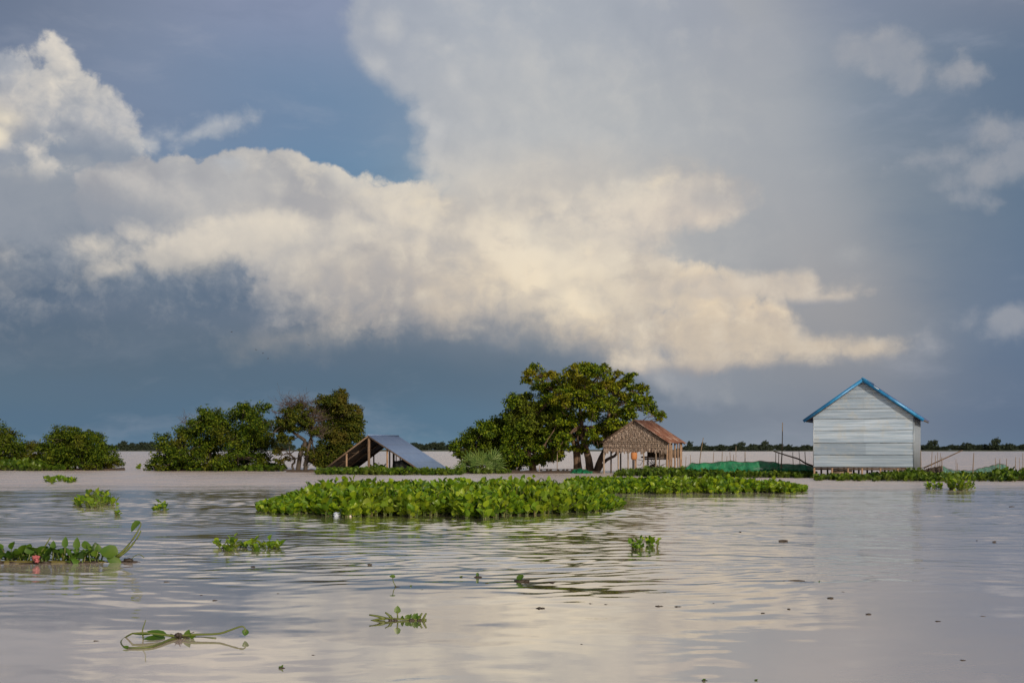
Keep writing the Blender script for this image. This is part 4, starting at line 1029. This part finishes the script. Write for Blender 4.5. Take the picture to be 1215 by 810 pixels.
def corr_sheet(mb, p00, p10, p01, p11, n, amp, thick=0.006, pitch_along=True):
    """corrugated sheet: ribs run from p0* to p1*, waves go from *0 to *1 (n waves); closed slab"""
    p00, p10, p01, p11 = (np.asarray(q, float) for q in (p00, p10, p01, p11))
    k = n * 6 + 1; u = np.linspace(0, 1, k)[:, None]
    nrm = np.cross(p10 - p00, p01 - p00); nrm /= np.linalg.norm(nrm)
    if nrm[2] < 0: nrm = -nrm
    w = amp * np.sin(2 * np.pi * n * u)
    A = p00 + (p01 - p00) * u + nrm * w; B = p10 + (p11 - p10) * u + nrm * w
    v = np.concatenate((A, B, A - nrm * thick, B - nrm * thick)); i = np.arange(k - 1)
    f = np.concatenate((np.stack((i, i + 1, i + k + 1, i + k), -1), np.stack((i + 2 * k, i + 3 * k, i + 3 * k + 1, i + 2 * k + 1), -1),
                        np.stack((i, i + 2 * k, i + 2 * k + 1, i + 1), -1), np.stack((i + k, i + k + 1, i + 3 * k + 1, i + 3 * k), -1)))
    mb.add(v, f)

def metal_mat(name, c, c2, rough=0.45, metal=0.55, rust=None, streak=(0.6, 9, 9), rustamt=0.5, vary=0.35):
    m, t = material(name); p = objco(t); r = island(t)
    n = t.noise(t.vm('MULTIPLY', p, streak), 1.0, 5, 0.62); n2 = t.noise(p, 1.3, 5, 0.65)
    col_ = t.mix(t.step(n, 0.35, 0.68), c, c2)
    col_ = t.mix(t.mul(r, vary), col_, tuple(q * .62 for q in c))
    if rust: col_ = t.mix(t.mul(t.step(n2, 0.50, 0.66), rustamt), col_, rust)
    finish(t, principled(t, col_, t.mad(n2, 0.25, rough - .1), metal, normal=bump(t, n, 0.25, 0.01))); return m

M['zinc'] = metal_mat('zinc_sheet', (0.245, 0.315, 0.415), (0.440, 0.520, 0.635), 0.40, 0.45, (0.40, 0.37, 0.30), (0.30, 0.30, 7), 0.28, 0.6)
M['lap'] = plain_mat('lap_shade_grey', (0.11, 0.12, 0.13), .6, .5, 3)
M['zinc_side'] = metal_mat('zinc_side', (0.24, 0.28, 0.34), (0.33, 0.37, 0.43), 0.5, 0.4, None, (9, 9, .5))
M['blue_trim'] = metal_mat('blue_trim', (0.010, 0.120, 0.300), (0.020, 0.190, 0.400), 0.38, 0.1, (0.012, .05, .12), (3, 3, 3), .4)
M['blue_roof'] = metal_mat('blue_roof', (0.060, 0.085, 0.230), (0.100, 0.120, 0.270), 0.40, 0.2, None, (2, 2, 2))
M['rust'] = metal_mat('rusty_roof', (0.105, 0.036, 0.020), (0.210, 0.098, 0.062), 0.7, 0.15, (0.34, 0.26, 0.22), (3, 3, 3), 0.75)
M['grey_roof'] = metal_mat('grey_blue_roof', (0.140, 0.210, 0.370), (0.190, 0.265, 0.420), 0.42, 0.3, None, (1, 5, 5))
M['shed_post'] = wood_mat('brown_shed_post', (0.09, 0.055, 0.036), (0.17, 0.115, 0.075))
M['shed_dark'] = metal_mat('shade_dark_sheet', (0.022, 0.017, 0.014), (0.040, 0.030, 0.024), 0.7, 0.1, None, (1, 5, 5))  # left roof slope: underside shade put into its colour
M['thatch'] = leaf_mat('palm_thatch', [(0.205, 0.152, 0.126), (0.240, 0.186, 0.156), (0.285, 0.226, 0.194), (0.335, 0.275, 0.240)], 0.05, 0.9, 0.1)

def white_house():
    a0, w, D, yaw = (15.70, 61.5, 0.0), 5.0, 5.6, 22
    L, r, d = frame_fn(a0, yaw)
    zb, ze, zr = 0.63, 3.26, 5.02
    t = thing('metal_house', 'pale corrugated metal house on short stilts with a bright blue roof edge', 'house', L(w / 2, D / 2, 0))
    top = lambda a: ze + (zr - ze) * (1 - abs(a - w / 2) / (w / 2))
    # front wall: overlapping sheets laid on their side, ribs running across
    fw = MB(); rs = np.random.RandomState(8)
    edges = [zb, 1.24, 1.86, 2.50, 3.10, 3.62, 4.16, 4.62, zr - .03]
    for z0, z1 in zip(edges[:-1], edges[1:]):
        cut = [0.0, 1.0] if z0 > 4 else [0.0, rs.uniform(.42, .62), 1.0]
        for c0, c1 in zip(cut[:-1], cut[1:]):
            zs = np.linspace(z0 - .03, z1, 19); off = 0.026 * (1 - (zs - zs[0]) / (zs[-1] - zs[0])) + 0.0045 * np.sin((zs - z0) * 2 * np.pi / .155) + rs.uniform(0, .006)
            if c0 > 0: off = off + .004
            v = []
            for z, o in zip(zs, off):
                half = w / 2 if z <= ze else max(0.01, w / 2 * (1 - (z - ze) / (zr - ze)))
                l_, r_ = w / 2 - half, w / 2 + half
                v += [L(l_ + (r_ - l_) * c0, -o, z), L(l_ + (r_ - l_) * c1, -o, z)]
            k = len(zs); fw.add(v, [(2 * i, 2 * i + 1, 2 * i + 3, 2 * i + 2) for i in range(k - 1)])
            sh_ = 0.012    # back face of the sheet
            vb = [q + d * sh_ for q in v]; fw.add(vb, [(2 * i + 2, 2 * i + 3, 2 * i + 1, 2 * i) for i in range(k - 1)])
    fw.build('front_wall', M['zinc'], t)
    for z, hh in zip(edges[1:-1], (.014, .018, .005, .012, .004, .005, .004)):      # dark strips standing in for the shade under the laps
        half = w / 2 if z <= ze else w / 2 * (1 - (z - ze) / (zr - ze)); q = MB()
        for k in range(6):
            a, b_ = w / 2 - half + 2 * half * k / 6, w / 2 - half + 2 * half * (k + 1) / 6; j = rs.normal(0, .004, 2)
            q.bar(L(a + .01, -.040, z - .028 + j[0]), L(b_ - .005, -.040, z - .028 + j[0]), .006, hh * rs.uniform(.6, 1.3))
        q.build('lap_shade_strip', M['lap'], t)
    sw = MB(); corr_sheet(sw, L(w, .06, .38), L(w, .06, ze), L(w, D, .38), L(w, D, ze), 36, .012); corr_sheet(sw, L(0, D, zb), L(0, D, ze), L(0, .06, zb), L(0, .06, ze), 36, .012)
    sw.build('side_wall', M['zinc_side'], t)
    bw = MB(); bw.add([L(0, D, zb), L(w, D, zb), L(w, D, ze), L(w / 2, D, zr), L(0, D, ze)], [(4, 3, 2, 1, 0)]); bw.build('back_wall', M['zinc_side'], t)
    cp = MB()
    for a in (.02, w - .03): cp = MB(); cp.bar(L(a, -.028, zb - .25 if a > 1 else zb), L(a, -.028, ze), .05, .03, up=d); cp.build('corner_trim', M['zinc_side'], t)
    sl = (zr - ze) / (w / 2); ov, zt = .46, zr + .10
    for sgn, nm in ((-1, 0), (1, 1)):
        e = w / 2 + sgn * (w / 2 + ov); zl = zt - sl * (w / 2 + ov)
        b = MB(); corr_sheet(b, L(w / 2, -.28, zt), L(e, -.28, zl), L(w / 2, D + .25, zt), L(e, D + .25, zl), 30, .014, .008); b.build('roof_slope', M['blue_roof'], t)
        b = MB(); n_ = np.array((0, 0, 1.0)); b.bar(L(w / 2 + sgn * .0, -.30, zt - .075), L(e, -.30, zl - .075), .028, .155, up=(0, 0, 1)); b.bar(L(w / 2, -.24, zt + .02), L(e, -.24, zl + .02), .13, .012, up=(0, 0, 1)); b.build('barge_board', M['blue_trim'], t)
        b = MB(); b.bar(L(e - sgn * .06, -.2, zl - .06), L(e - sgn * .06, D + .2, zl - .06), .05, .06); b.build('purlin', M['postdark'], t)
        b = MB(); b.bar(L(w / 2 + sgn * .02, -.10, zt - .13), L(e - sgn * .1, -.10, zl - .09), .05, .08); b.build('rafter', M['postdark'], t)
    b = MB(); b.tube([L(w / 2, -.30, zt + .02), L(w / 2, D + .27, zt + .02)], .05, 8); b.build('ridge_cap', M['blue_trim'], t)
    b = MB(); b.bar(L(3.05, -.27, zt - sl * .62 + .03), L(3.3, -.27, zt - sl * .84 + .03), .12, .02); b.build('roof_glint', plain_mat('white_glint', (.75, .76, .78), .4), t)  # white strip painted as a glint on the roof
    b = MB(); b.box(L(w / 2, D / 2, zb - .045), r * w / 2, d * D / 2, np.array((0, 0, .035))); b.build('floor', M['postdark'], t)
    b = MB(); b.bar(L(0, .05, zb - .14), L(w, .05, zb - .14), .06, .10); b.build('floor_beam', M['postdark'], t)
    for a in (.05, .95, 1.75, 2.45, 3.35, 4.2, 4.92):
        for bb in (.05, D / 2, D - .1):
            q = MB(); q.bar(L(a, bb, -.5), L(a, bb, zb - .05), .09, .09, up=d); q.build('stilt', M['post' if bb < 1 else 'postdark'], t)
    b = MB(); b.box(L(1.45, .25, .27), r * .48, d * .06, np.array((0, 0, .16))); b.build('plank', M['postpale'], t)
white_house()

def hut():
    a0, w, D, yaw = (5.735, 74.0, 0.0), 4.15, 3.3, 24
    L, r, d = frame_fn(a0, yaw)
    ze, zr, zt = 1.95, 3.26, 1.46
    t = thing('thatched_hut', 'open hut on posts with a ragged palm thatch gable and rusty metal roof', 'hut', L(w / 2, D / 2, 0))
    rs = np.random.RandomState(14); b = MB()
    rowz = np.arange(zt, zr - .02, .125)
    for kk, z in enumerate(rowz):       # rows of overlapping leaf strips, ragged at the bottom
        zt_ = z + .20
        half = w / 2 * min(1, (zr - z) / (zr - ze)) ; l_, r_ = w / 2 - half, w / 2 + half
        a = l_ + rs.uniform(-.1, 0)
        while a < r_:
            wd = rs.uniform(.07, .15); a1, a2 = max(l_, a), min(r_, a + wd)
            if a2 - a1 > .01:
                lo = z - rs.uniform(0, .10) - (rs.uniform(0, .20) if kk == 0 else 0); o1 = -.035 - rs.uniform(0, .03); o2 = -.012
                tl = min(zt_, ze + (zr - ze) * (1 - abs(a1 - w / 2) / (w / 2)) + .02); tr = min(zt_, ze + (zr - ze) * (1 - abs(a2 - w / 2) / (w / 2)) + .02)
                q = [L(a1 + rs.uniform(0, .02), o1, lo + rs.uniform(0, .04)), L((a1 + a2) / 2, o1 - .01, lo - .02), L(a2 - rs.uniform(0, .02), o1, lo + rs.uniform(0, .04)), L(a2, o2, max(tr, lo + .02)), L(a1, o2, max(tl, lo + .02))]
                b.add(q + [p + d * .012 for p in q], [(0, 1, 2, 3, 4), (9, 8, 7, 6, 5), (0, 5, 6, 1), (1, 6, 7, 2), (2, 7, 8, 3), (4, 9, 5, 0)])
            a += wd * .8
    b.build('thatch_gable', M['thatch'], t)
    bt = MB()
    for z in (1.62, 1.86, 1.98): bt.tube([L(.05, -.09, z), L(w - .05, -.09, z + .01)], .012, 5)
    bt.build('batten', M['postpale'], t)
    sl = (zr - ze) / (w / 2); ov = .18; zz = zr + .07
    for sgn in (-1, 1):
        e = w / 2 + sgn * (w / 2 + ov); zl = zz - sl * (w / 2 + ov)
        for k in range(5):           # sheets side by side
            b0, b1 = -.30 + k * (D + .55) / 5, -.30 + (k + 1) * (D + .55) / 5 + .05
            if k == 0: q = MB()
            jit = rs.uniform(-.05, .05); corr_sheet(q, L(w / 2, b0, zz + .004 * k), L(e + sgn * jit, b0, zl + .004 * k - sl * jit), L(w / 2, b1, zz + .02 + .004 * k), L(e + sgn * jit, b1, zl + .004 * k - sl * jit), 6, .012, .006)
        q.build('roof_slope', M['rust'], t)
        q = MB(); q.bar(L(w / 2 + sgn * .02, -.22, zz - .06), L(e, -.22, zl - .05), .05, .07); q.build('barge_board', M['postdark'], t)
        q = MB()
        for bb in (D * .5, D): q.bar(L(w / 2, bb, zz - .07), L(e, bb, zl - .07), .05, .07)
        q.build('rafter', M['postdark'], t)
        q = MB(); q.bar(L(e - sgn * .16, -.1, zl + .02), L(e - sgn * .16, D + .1, zl + .02), .06, .07); q.build('eave_beam', M['postdark'], t)
    q = MB(); q.tube([L(w / 2, -.25, zr), L(w / 2, D + .2, zr)], .04, 6); q.build('ridge_pole', M['postdark'], t)
    px = lambda x: (x - 716.0) / (791 - 716) * w
    for x, rad, mt in ((717, .060, 'postpale'), (733.5, .050, 'postpale'), (745, .045, 'postpale'), (754, .075, 'post'), (763.5, .045, 'postpale'), (777.5, .035, 'postpale'), (781, .03, 'postdark'), (790.5, .075, 'post'), (793.5, .06, 'post')):
        a = px(x); q = MB(); j = rs.normal(0, .03, 2); q.tube(spline([L(a + j[0], .04, -.5), L(a + j[1], .04, .8), L(a, .04, min(1.95, ze))], 6), rad, 7); q.build('post', M[mt], t)
    for k, bb in enumerate((.55, 1.0, 1.75, 2.4, 3.0, 3.2)):
        q = MB(); j = rs.normal(0, .03); q.tube([L(w - .03, bb + j, -.5), L(w - .03, bb, ze)], (.06, .05, .055, .045, .07, .06)[k], 7); q.build('post', M['post'], t)
    for bb in (1.3, 3.2):
        q = MB(); q.tube([L(.05, bb, -.5), L(.05, bb, ze)], .05, 6); q.build('post', M['postdark'], t)
    for a, bb in ((.9, 3.2), (2.7, 2.2), (1.9, 3.2)):
        q = MB(); q.tube([L(a, bb, -.5), L(a, bb, 2.2)], .05, 6); q.build('post', M['postdark'], t)
    q = MB(); q.box(L(3.12, 1.9, 1.02), r * .95, d * 1.0, np.array((0, 0, .05))); q.bar(L(2.3, .95, .90), L(4.0, .95, .92), .06, .10); q.box(L(3.25, 2.2, 1.26), r * .85, d * .7, np.array((0, 0, .20)))
    q.build('platform', M['postdark'], t)
    q = MB(); q.tube([L(0, .1, 1.92), L(w, .1, 1.92)], .035, 6); q.build('tie_beam', M['postdark'], t)
    # orange basket hanging in front
    c = L(px(753), -.12, 1.13); t2 = MB(); prof = [(.0, -.27), (.13, -.27), (.19, -.18), (.20, .0), (.19, .16), (.15, .20), (.13, .17), (.15, .0)]
    n = 12; v = [c + np.array((rr * math.cos(k / n * 6.283), rr * .8 * math.sin(k / n * 6.283), z)) for rr, z in prof for k in range(n)]
    t2.add(v, [(i * n + k, i * n + (k + 1) % n, (i + 1) * n + (k + 1) % n, (i + 1) * n + k) for i in range(len(prof) - 1) for k in range(n)])
    bo = t2.build('basket', plain_mat('orange_basket', (0.36, 0.135, 0.040), .7, .5, 20), origin=c, smooth=True); tag(bo, 'round orange brown basket hanging on the hut post under the thatch', 'basket')
    s2 = MB(); s2.tube(spline([c + np.array((-.18, 0, .15)), c + np.array((-.05, .05, .42)), c + np.array((.18, 0, .15))], 8), .010, 5); s2.build('strap', M['postdark'], bo)
    # small bundle of dry sticks on the ground under the platform
    q = MB(); c = L(2.75, 1.6, .42)
    for k in range(40): a = c + rs.normal(0, 1, 3) * (.35, .25, .16); q.tube([a, a + rs.normal(0, 1, 3) * (.28, .2, .16)], .014, 4, False)
    q.blob(c - np.array((0, 0, .25)), (.45, .35, .35), 2, .5)
    tag(q.build('brush_pile', M['twig'], origin=c), 'tangled pile of dry brush under the hut platform', 'brush pile')
hut()

def shed():
    a0, w, D, yaw = (-11.92, 75.0, 0.0), 6.72, 4.8, 16
    L, r, d = frame_fn(a0, yaw); am, zr = 3.06, 2.40
    zl0, zr0 = .22, .12
    t = thing('sunken_shed', 'half sunken open shed with a grey blue metal roof reaching down to the water', 'shed', L(w / 2, D / 2, 0))
    eL = lambda b, dz=0: L(-.05, b, zl0 + dz); eR = lambda b, dz=0: L(w + .05, b, zr0 + dz)
    q = MB(); corr_sheet(q, L(am, -.2, zr), eR(-.2), L(am, D + .2, zr), eR(D + .2), 22, .010, .01); q.build('roof_slope', M['grey_roof'], t)
    q = MB(); corr_sheet(q, L(am, D + .2, zr), eL(D + .2), L(am, -.2, zr), eL(-.2), 22, .010, .01); q.build('roof_slope', M['shed_dark'], t)
    q = MB(); q.tube([L(am, -.22, zr + .01), L(am, D + .22, zr + .01)], .045, 8); q.build('ridge_cap', M['grey_roof'], t)
    for e, mt in ((eL, 'shed_post'), (eR, 'postdark')):
        q = MB(); q.bar(L(am, -.17, zr - .07), e(-.17, -.07), .05, .09); q.build('barge_board', M[mt], t)
        for bb in (1.5, 3.2, D):
            q = MB(); q.bar(L(am, bb, zr - .08), e(bb, -.08), .05, .09); q.build('rafter', M['postdark'], t)
        q = MB()
        for f in (.25, .5, .75):
            p0, p1 = L(am, -.1, zr - .03), e(-.1, -.03); p2, p3 = L(am, D, zr - .03), e(D, -.03)
            q.bar(p0 + (p1 - p0) * f, p2 + (p3 - p2) * f, .05, .04)
        q.build('purlin', M['postdark'], t)
    zroof = lambda a: zl0 + (zr - zl0) * a / am if a < am else zr - (zr - zr0) * (a - am) / (w - am)
    px = lambda x: (x - 385.0) / (503 - 385) * w
    for x, bb, rad, mt in ((438.7, -.05, .085, 'shed_post'), (412, -.05, .06, 'post'), (386.5, -.05, .06, 'shed_post'), (460, .0, .065, 'post'), (447.5, 3.1, .05, 'postdark'), (444.5, 4.6, .04, 'postdark'), (455, 3.2, .035, 'postdark'), (457, 2.2, .06, 'postdark'), (467.5, 1.6, .045, 'postdark'), (420, 4.6, .05, 'postdark'), (478, 1.5, .05, 'postdark')):
        a = px(x) - (bb * .12 if bb > 1 else 0); q = MB(); q.tube([L(a, bb, -.5), L(a + .01, bb, zroof(a) - .08)], rad, 7); q.build('post', M[mt], t)
    q = MB(); q.bar(L(.0, -.1, .20), L(3.9, -.1, .20), .06, .09); q.build('sill_beam', M['shed_post'], t)
    q = MB(); q.bar(L(3.4, 4.5, .5), L(4.6, 4.5, .5), .05, .06); q.build('rail', M['postdark'], t)
    dk = plain_mat('black_tarp', (0.012, 0.012, 0.014), .6, .3, 4)
    for x, y, bb, rx, rz, lab in ((464, 550, 1.2, .34, .62, 'low black covered bundle beside the posts under the metal roof'), (475.5, 547, .7, .52, .80, 'tallest black covered bundle under the metal roof'), (488, 553.5, .6, .46, .42, 'black covered bundle nearest the water under the right roof edge')):
        c = L(px(x), bb, .15); q = MB(); q.blob(c, (rx, .42, rz), 3, .55); tag(q.build('covered_bundle', dk, origin=c, smooth=True), lab, 'bundle', 'black bundles stored under the metal roof')
    clump('shrub', 'small pale green shrub growing inside the half sunken shed', 'shrub', [tuple(L(px(429) + i * .22, 1.5 + (i % 2) * .3, 0)[:2]) + (1.0,) for i in range(5)], 61, .75, .17, 8, .6, None, 'hyacinth_far')
shed()
# ------------------------------------------------------------------ nets, stakes, line, birds
def net_mat(name, c, alpha, c2):
    m, t = material(name); p = objco(t)
    n = t.noise(t.vm('MULTIPLY', p, (1.2, 1.2, 3.5)), 1.2, 5, .6)
    b = principled(t, t.mix(t.step(n, .35, .7), c, c2), .6, spec=.25)
    tl = t.n('ShaderNodeBsdfTranslucent'); t.put(tl.inputs[0], c2)
    tr = t.n('ShaderNodeBsdfTransparent'); x0 = t.n('ShaderNodeMixShader'); x0.inputs[0].default_value = .3
    t.t.links.new(b, x0.inputs[1]); t.t.links.new(tl.outputs[0], x0.inputs[2])
    x = t.n('ShaderNodeMixShader'); t.put(x.inputs[0], t.fmix(t.step(n, .3, .7), alpha - .08, alpha + .08))
    t.t.links.new(tr.outputs[0], x.inputs[1]); t.t.links.new(x0.outputs[0], x.inputs[2])
    finish(t, x.outputs[0]); return m
M['net'] = net_mat('green_net', (0.005, 0.120, 0.055), .82, (0.018, 0.225, 0.105))
M['net_pale'] = net_mat('pale_green_net', (0.05, 0.17, 0.12), .62, (0.10, 0.26, 0.19))
M['net_brown'] = net_mat('brown_net', (0.05, 0.036, 0.028), .80, (0.09, 0.07, 0.055))

def net(name, label, top, Y, mat, seed, bulge=.35, zbot=-.15):
    """hanging net: top edge given in pixels at depth Y, bottom in the water, bulging towards us, folded over its top line"""
    rs = np.random.RandomState(seed); xs = np.linspace(top[0][0], top[-1][0], 90); ys = np.interp(xs, [q[0] for q in top], [q[1] for q in top])
    tp = np.array([Wp(a, b, Y) for a, b in zip(xs, ys)]); u = np.linspace(0, 1, 90)
    tp[:, 2] += .02 * np.sin(u * 61 + seed) + .015 * np.sin(u * 23)
    b = MB(); nv = 14; V = []
    for j in range(nv):
        f = j / (nv - 1)
        z = tp[:, 2] * (1 - f) + zbot * f
        dy = -bulge * math.sin(f * 2.6) * (1 + .35 * np.sin(u * 17 + 3 * f + seed)) - .06 * np.sin(u * 47 + 5 * f) - .05 * np.sin(u * 90 - 4 * f)
        V.append(np.stack((tp[:, 0] + .05 * np.sin(u * 30 + f * 4), Y + dy, z), -1))
    # the flap that falls behind the top line
    back = [np.stack((tp[:, 0], Y + .25 * k + 0 * u, tp[:, 2] - .18 * k * k - .03 * k * np.sin(u * 40)), -1) for k in (1.5, 1.0, .5)]
    V = np.array(back + V); n0, n1 = V.shape[:2]
    i = np.arange(n0 - 1)[:, None] * n1; j = np.arange(n1 - 1)[None]
    b.add(V.reshape(-1, 3), np.stack((i + j, i + j + 1, i + n1 + j + 1, i + n1 + j), -1).reshape(-1, 4))
    t = thing(name, label, 'net', (tp[45, 0], Y, 0))
    b.build('net_sheet', mat, t, smooth=True)
    l_ = MB(); l_.tube(tp + np.array((0, 0, .012)), .012, 5); l_.build('head_rope', M['postdark'], t)
    return t
net('fishing_net', 'long deep green fishing net draped between stakes left of the white house', [(807,561),(813,555),(820,549.5),(828,549.5),(845,548.5),(866,547),(885,548),(905,547.2),(920,548.5),(932,550.5),(945,551),(957,551.5),(966,552.5)], 66, M['net'], 3, .16)
net('fishing_net', 'short pale green net sagging behind the weeds right of the white house', [(1117,552),(1121,555),(1128,557),(1140,558.2),(1152,558),(1162,556),(1174,553),(1183,550.5),(1190,550.5),(1195,553)], 64, M['net_pale'], 5, .2)
net('fishing_net', 'dark brown net piece against the right corner of the white house', [(1094,558),(1100,556),(1108,554.5),(1114,553.5),(1118,553)], 62.5, M['net_brown'], 7, .15)
net('fishing_net', 'scrap of green net heaped at the foot of the tall tree', [(676,560.5),(681,556.5),(688,555.5),(694,557),(702,559),(707,560.8)], 74.5, M['net'], 8, .5)

def stake(px0, y0, px1, y1, Y, rad, label, group, bend=0.0, mat='bamboo'):
    a, c = Wp(px0, y0, Y), Wp(px1, y1, Y); a[2] = min(a[2], -.4)
    mid = (a + c) / 2 + np.array((bend, 0, 0)); b = MB()
    b.tube(spline([a, mid, c], 9), np.linspace(rad, rad * .55, 9) * (1 + .10 * (np.arange(9) % 2)), 6)
    return tag(b.build('bamboo_stake', M[mat], origin=(a[0], a[1], 0)), label, 'stake', group)
GA = 'thin bamboo stakes around the long green net'; GB = 'thin stakes right of the white house'
ordn = ['first', 'second', 'third', 'fourth', 'fifth', 'sixth', 'seventh', 'eighth', 'ninth', 'tenth', 'eleventh', 'twelfth', 'thirteenth', 'fourteenth', 'fifteenth']
for k, (p, q, top, rad) in enumerate([(813, 814, 541, .022), (820.5, 819, 539, .022), (844.5, 847, 536, .024), (856, 857, 535.5, .028), (862, 862.5, 541, .024), (868.5, 866, 536, .026), (871, 870.5, 539, .026), (884, 884, 535.5, .034), (920, 920.5, 536, .028), (923.5, 924, 536, .028), (942, 940.5, 536, .026), (951, 948, 535.5, .026), (957, 955, 535.5, .034)]):
    stake(p, 562, q, top, 66.6, rad, ordn[k] + ' short bamboo stake from the hut along the green net', GA)
stake(830.5, 562, 834.5, 519, 66.5, .032, 'tall bent stake with a crooked tip near the hut end of the green net', GA, -.10)
stake(873, 562, 873.3, 529, 67.5, .02, 'thin pale stake taller than its neighbours over the middle of the green net', GA, 0, 'postpale')
stake(925.5, 562, 928.5, 501, 66, .036, 'tallest bamboo pole, standing alone left of the white house', GA, .04)
for k, (p, q, top, rad) in enumerate([(1093, 1092.5, 534, .03), (1104, 1106, 535, .022), (1109, 1110, 540, .022), (1113, 1112.5, 536, .022), (1114, 1116, 537, .02), (1118, 1117.5, 542, .034), (1136.5, 1136, 549, .018), (1134.5, 1134.3, 544, .016), (1153.5, 1155.5, 537, .032), (1183, 1181, 543.5, .026), (1186.5, 1186.3, 544, .03), (1193.5, 1194.5, 544, .028), (1205, 1205, 542, .026), (1210, 1209.5, 543, .018), (1214, 1213.5, 537, .022)]):
    stake(p, 563, q, top, 63.5, rad, ordn[k] + ' thin stake counting right from the white house corner', GB)
def pole(pts, Y, rad, label):
    b = MB(); q = spline([Wp(a, c, Y - .02 * i) for i, (a, c) in enumerate(pts)], 14); b.tube(q, np.linspace(rad, rad * .6, 14), 6)
    tag(b.build('leaning_pole', M['bark'], origin=q[0]), label, 'pole')
pole([(1096, 555), (1118, 545), (1142, 534)], 63.8, .045, 'long pole leaning away from the right corner of the white house')
pole([(966, 553), (955, 549), (948, 544.5), (935, 540.5), (924, 537), (918, 535)], 65.4, .05, 'dark crooked branch leaning against the left corner of the white house')

def float_line():
    Y = 76.0; t = thing('float_line', 'low rail of line with dark floats between posts under the tall tree', 'net line', Wp(660, 556, Y) * np.array((1, 1, 0)))
    b = MB(); pts = spline([Wp(638, 557.5, Y), Wp(650, 556, Y), (Wp(664, 557, Y)), Wp(678, 556, Y), Wp(694, 557.5, Y)], 20); b.tube(pts, .014, 5); b.build('line', M['postdark'], t)
    for px_ in (642, 649, 653.5, 662, 668.5, 673, 679): q = MB(); q.blob(Wp(px_, 557.2, Y), (.10, .07, .06), 1, .4); q.build('net_float', M['root'], t)
    for px_, y in ((640, 552), (661, 532), (694, 553)):
        q = MB(); q.tube([Wp(px_, 563, Y), Wp(px_ + .4, y, Y)], .025, 6); q.build('post', M['postpale'], t)
float_line()

def bird(px, py, lab, span, roll):
    Y = 190.0; p = Wp(px, py, Y); s = span; c, q = math.cos(roll), math.sin(roll)
    v = [(0, -.30, 0), (.05, -.1, .03), (.045, .12, .02), (0, .34, 0), (-.045, .12, .02), (-.05, -.1, .03), (0, 0, -.06),
         (.30, -.06, .16), (.62, .12, .08), (.28, .10, .15), (-.30, -.06, .16), (-.62, .12, .08), (-.28, .10, .15), (.09, .42, 0), (-.09, .42, 0)]
    f = [(0, 1, 2, 3, 4, 5), (0, 6, 1), (1, 6, 2), (2, 6, 3), (3, 6, 4), (4, 6, 5), (5, 6, 0), (1, 7, 9, 2), (7, 8, 9), (5, 4, 12, 10), (10, 12, 11), (3, 13, 14)]
    v = np.array(v) * s; yaw = R(60 + 40 * roll)
    v[:, [0, 2]] = v[:, [0, 2]] @ np.array(((c, q), (-q, c)))
    v[:, [0, 1]] = v[:, [0, 1]] @ np.array(((math.cos(yaw), math.sin(yaw)), (-math.sin(yaw), math.cos(yaw))))
    b = MB(); b.add(v + p, f); tag(b.build('bird', M['root'], origin=p), lab, 'bird', 'small dark birds in the storm sky')
for px_, py_, lab, sp, ro in ((275, 394, 'lone dark bird highest in the sky over the wide bushy tree', .62, .3), (304, 415, 'topmost bird of the three flying close together', .55, -.2), (312, 419, 'middle bird of the three flying close together', .52, .1),
                              (318, 425.5, 'lowest bird of the three flying close together', .5, .5), (366, 409, 'small bird over the bare tree, right of the three together', .45, -.4)):
    bird(px_, py_, lab, sp, ro)
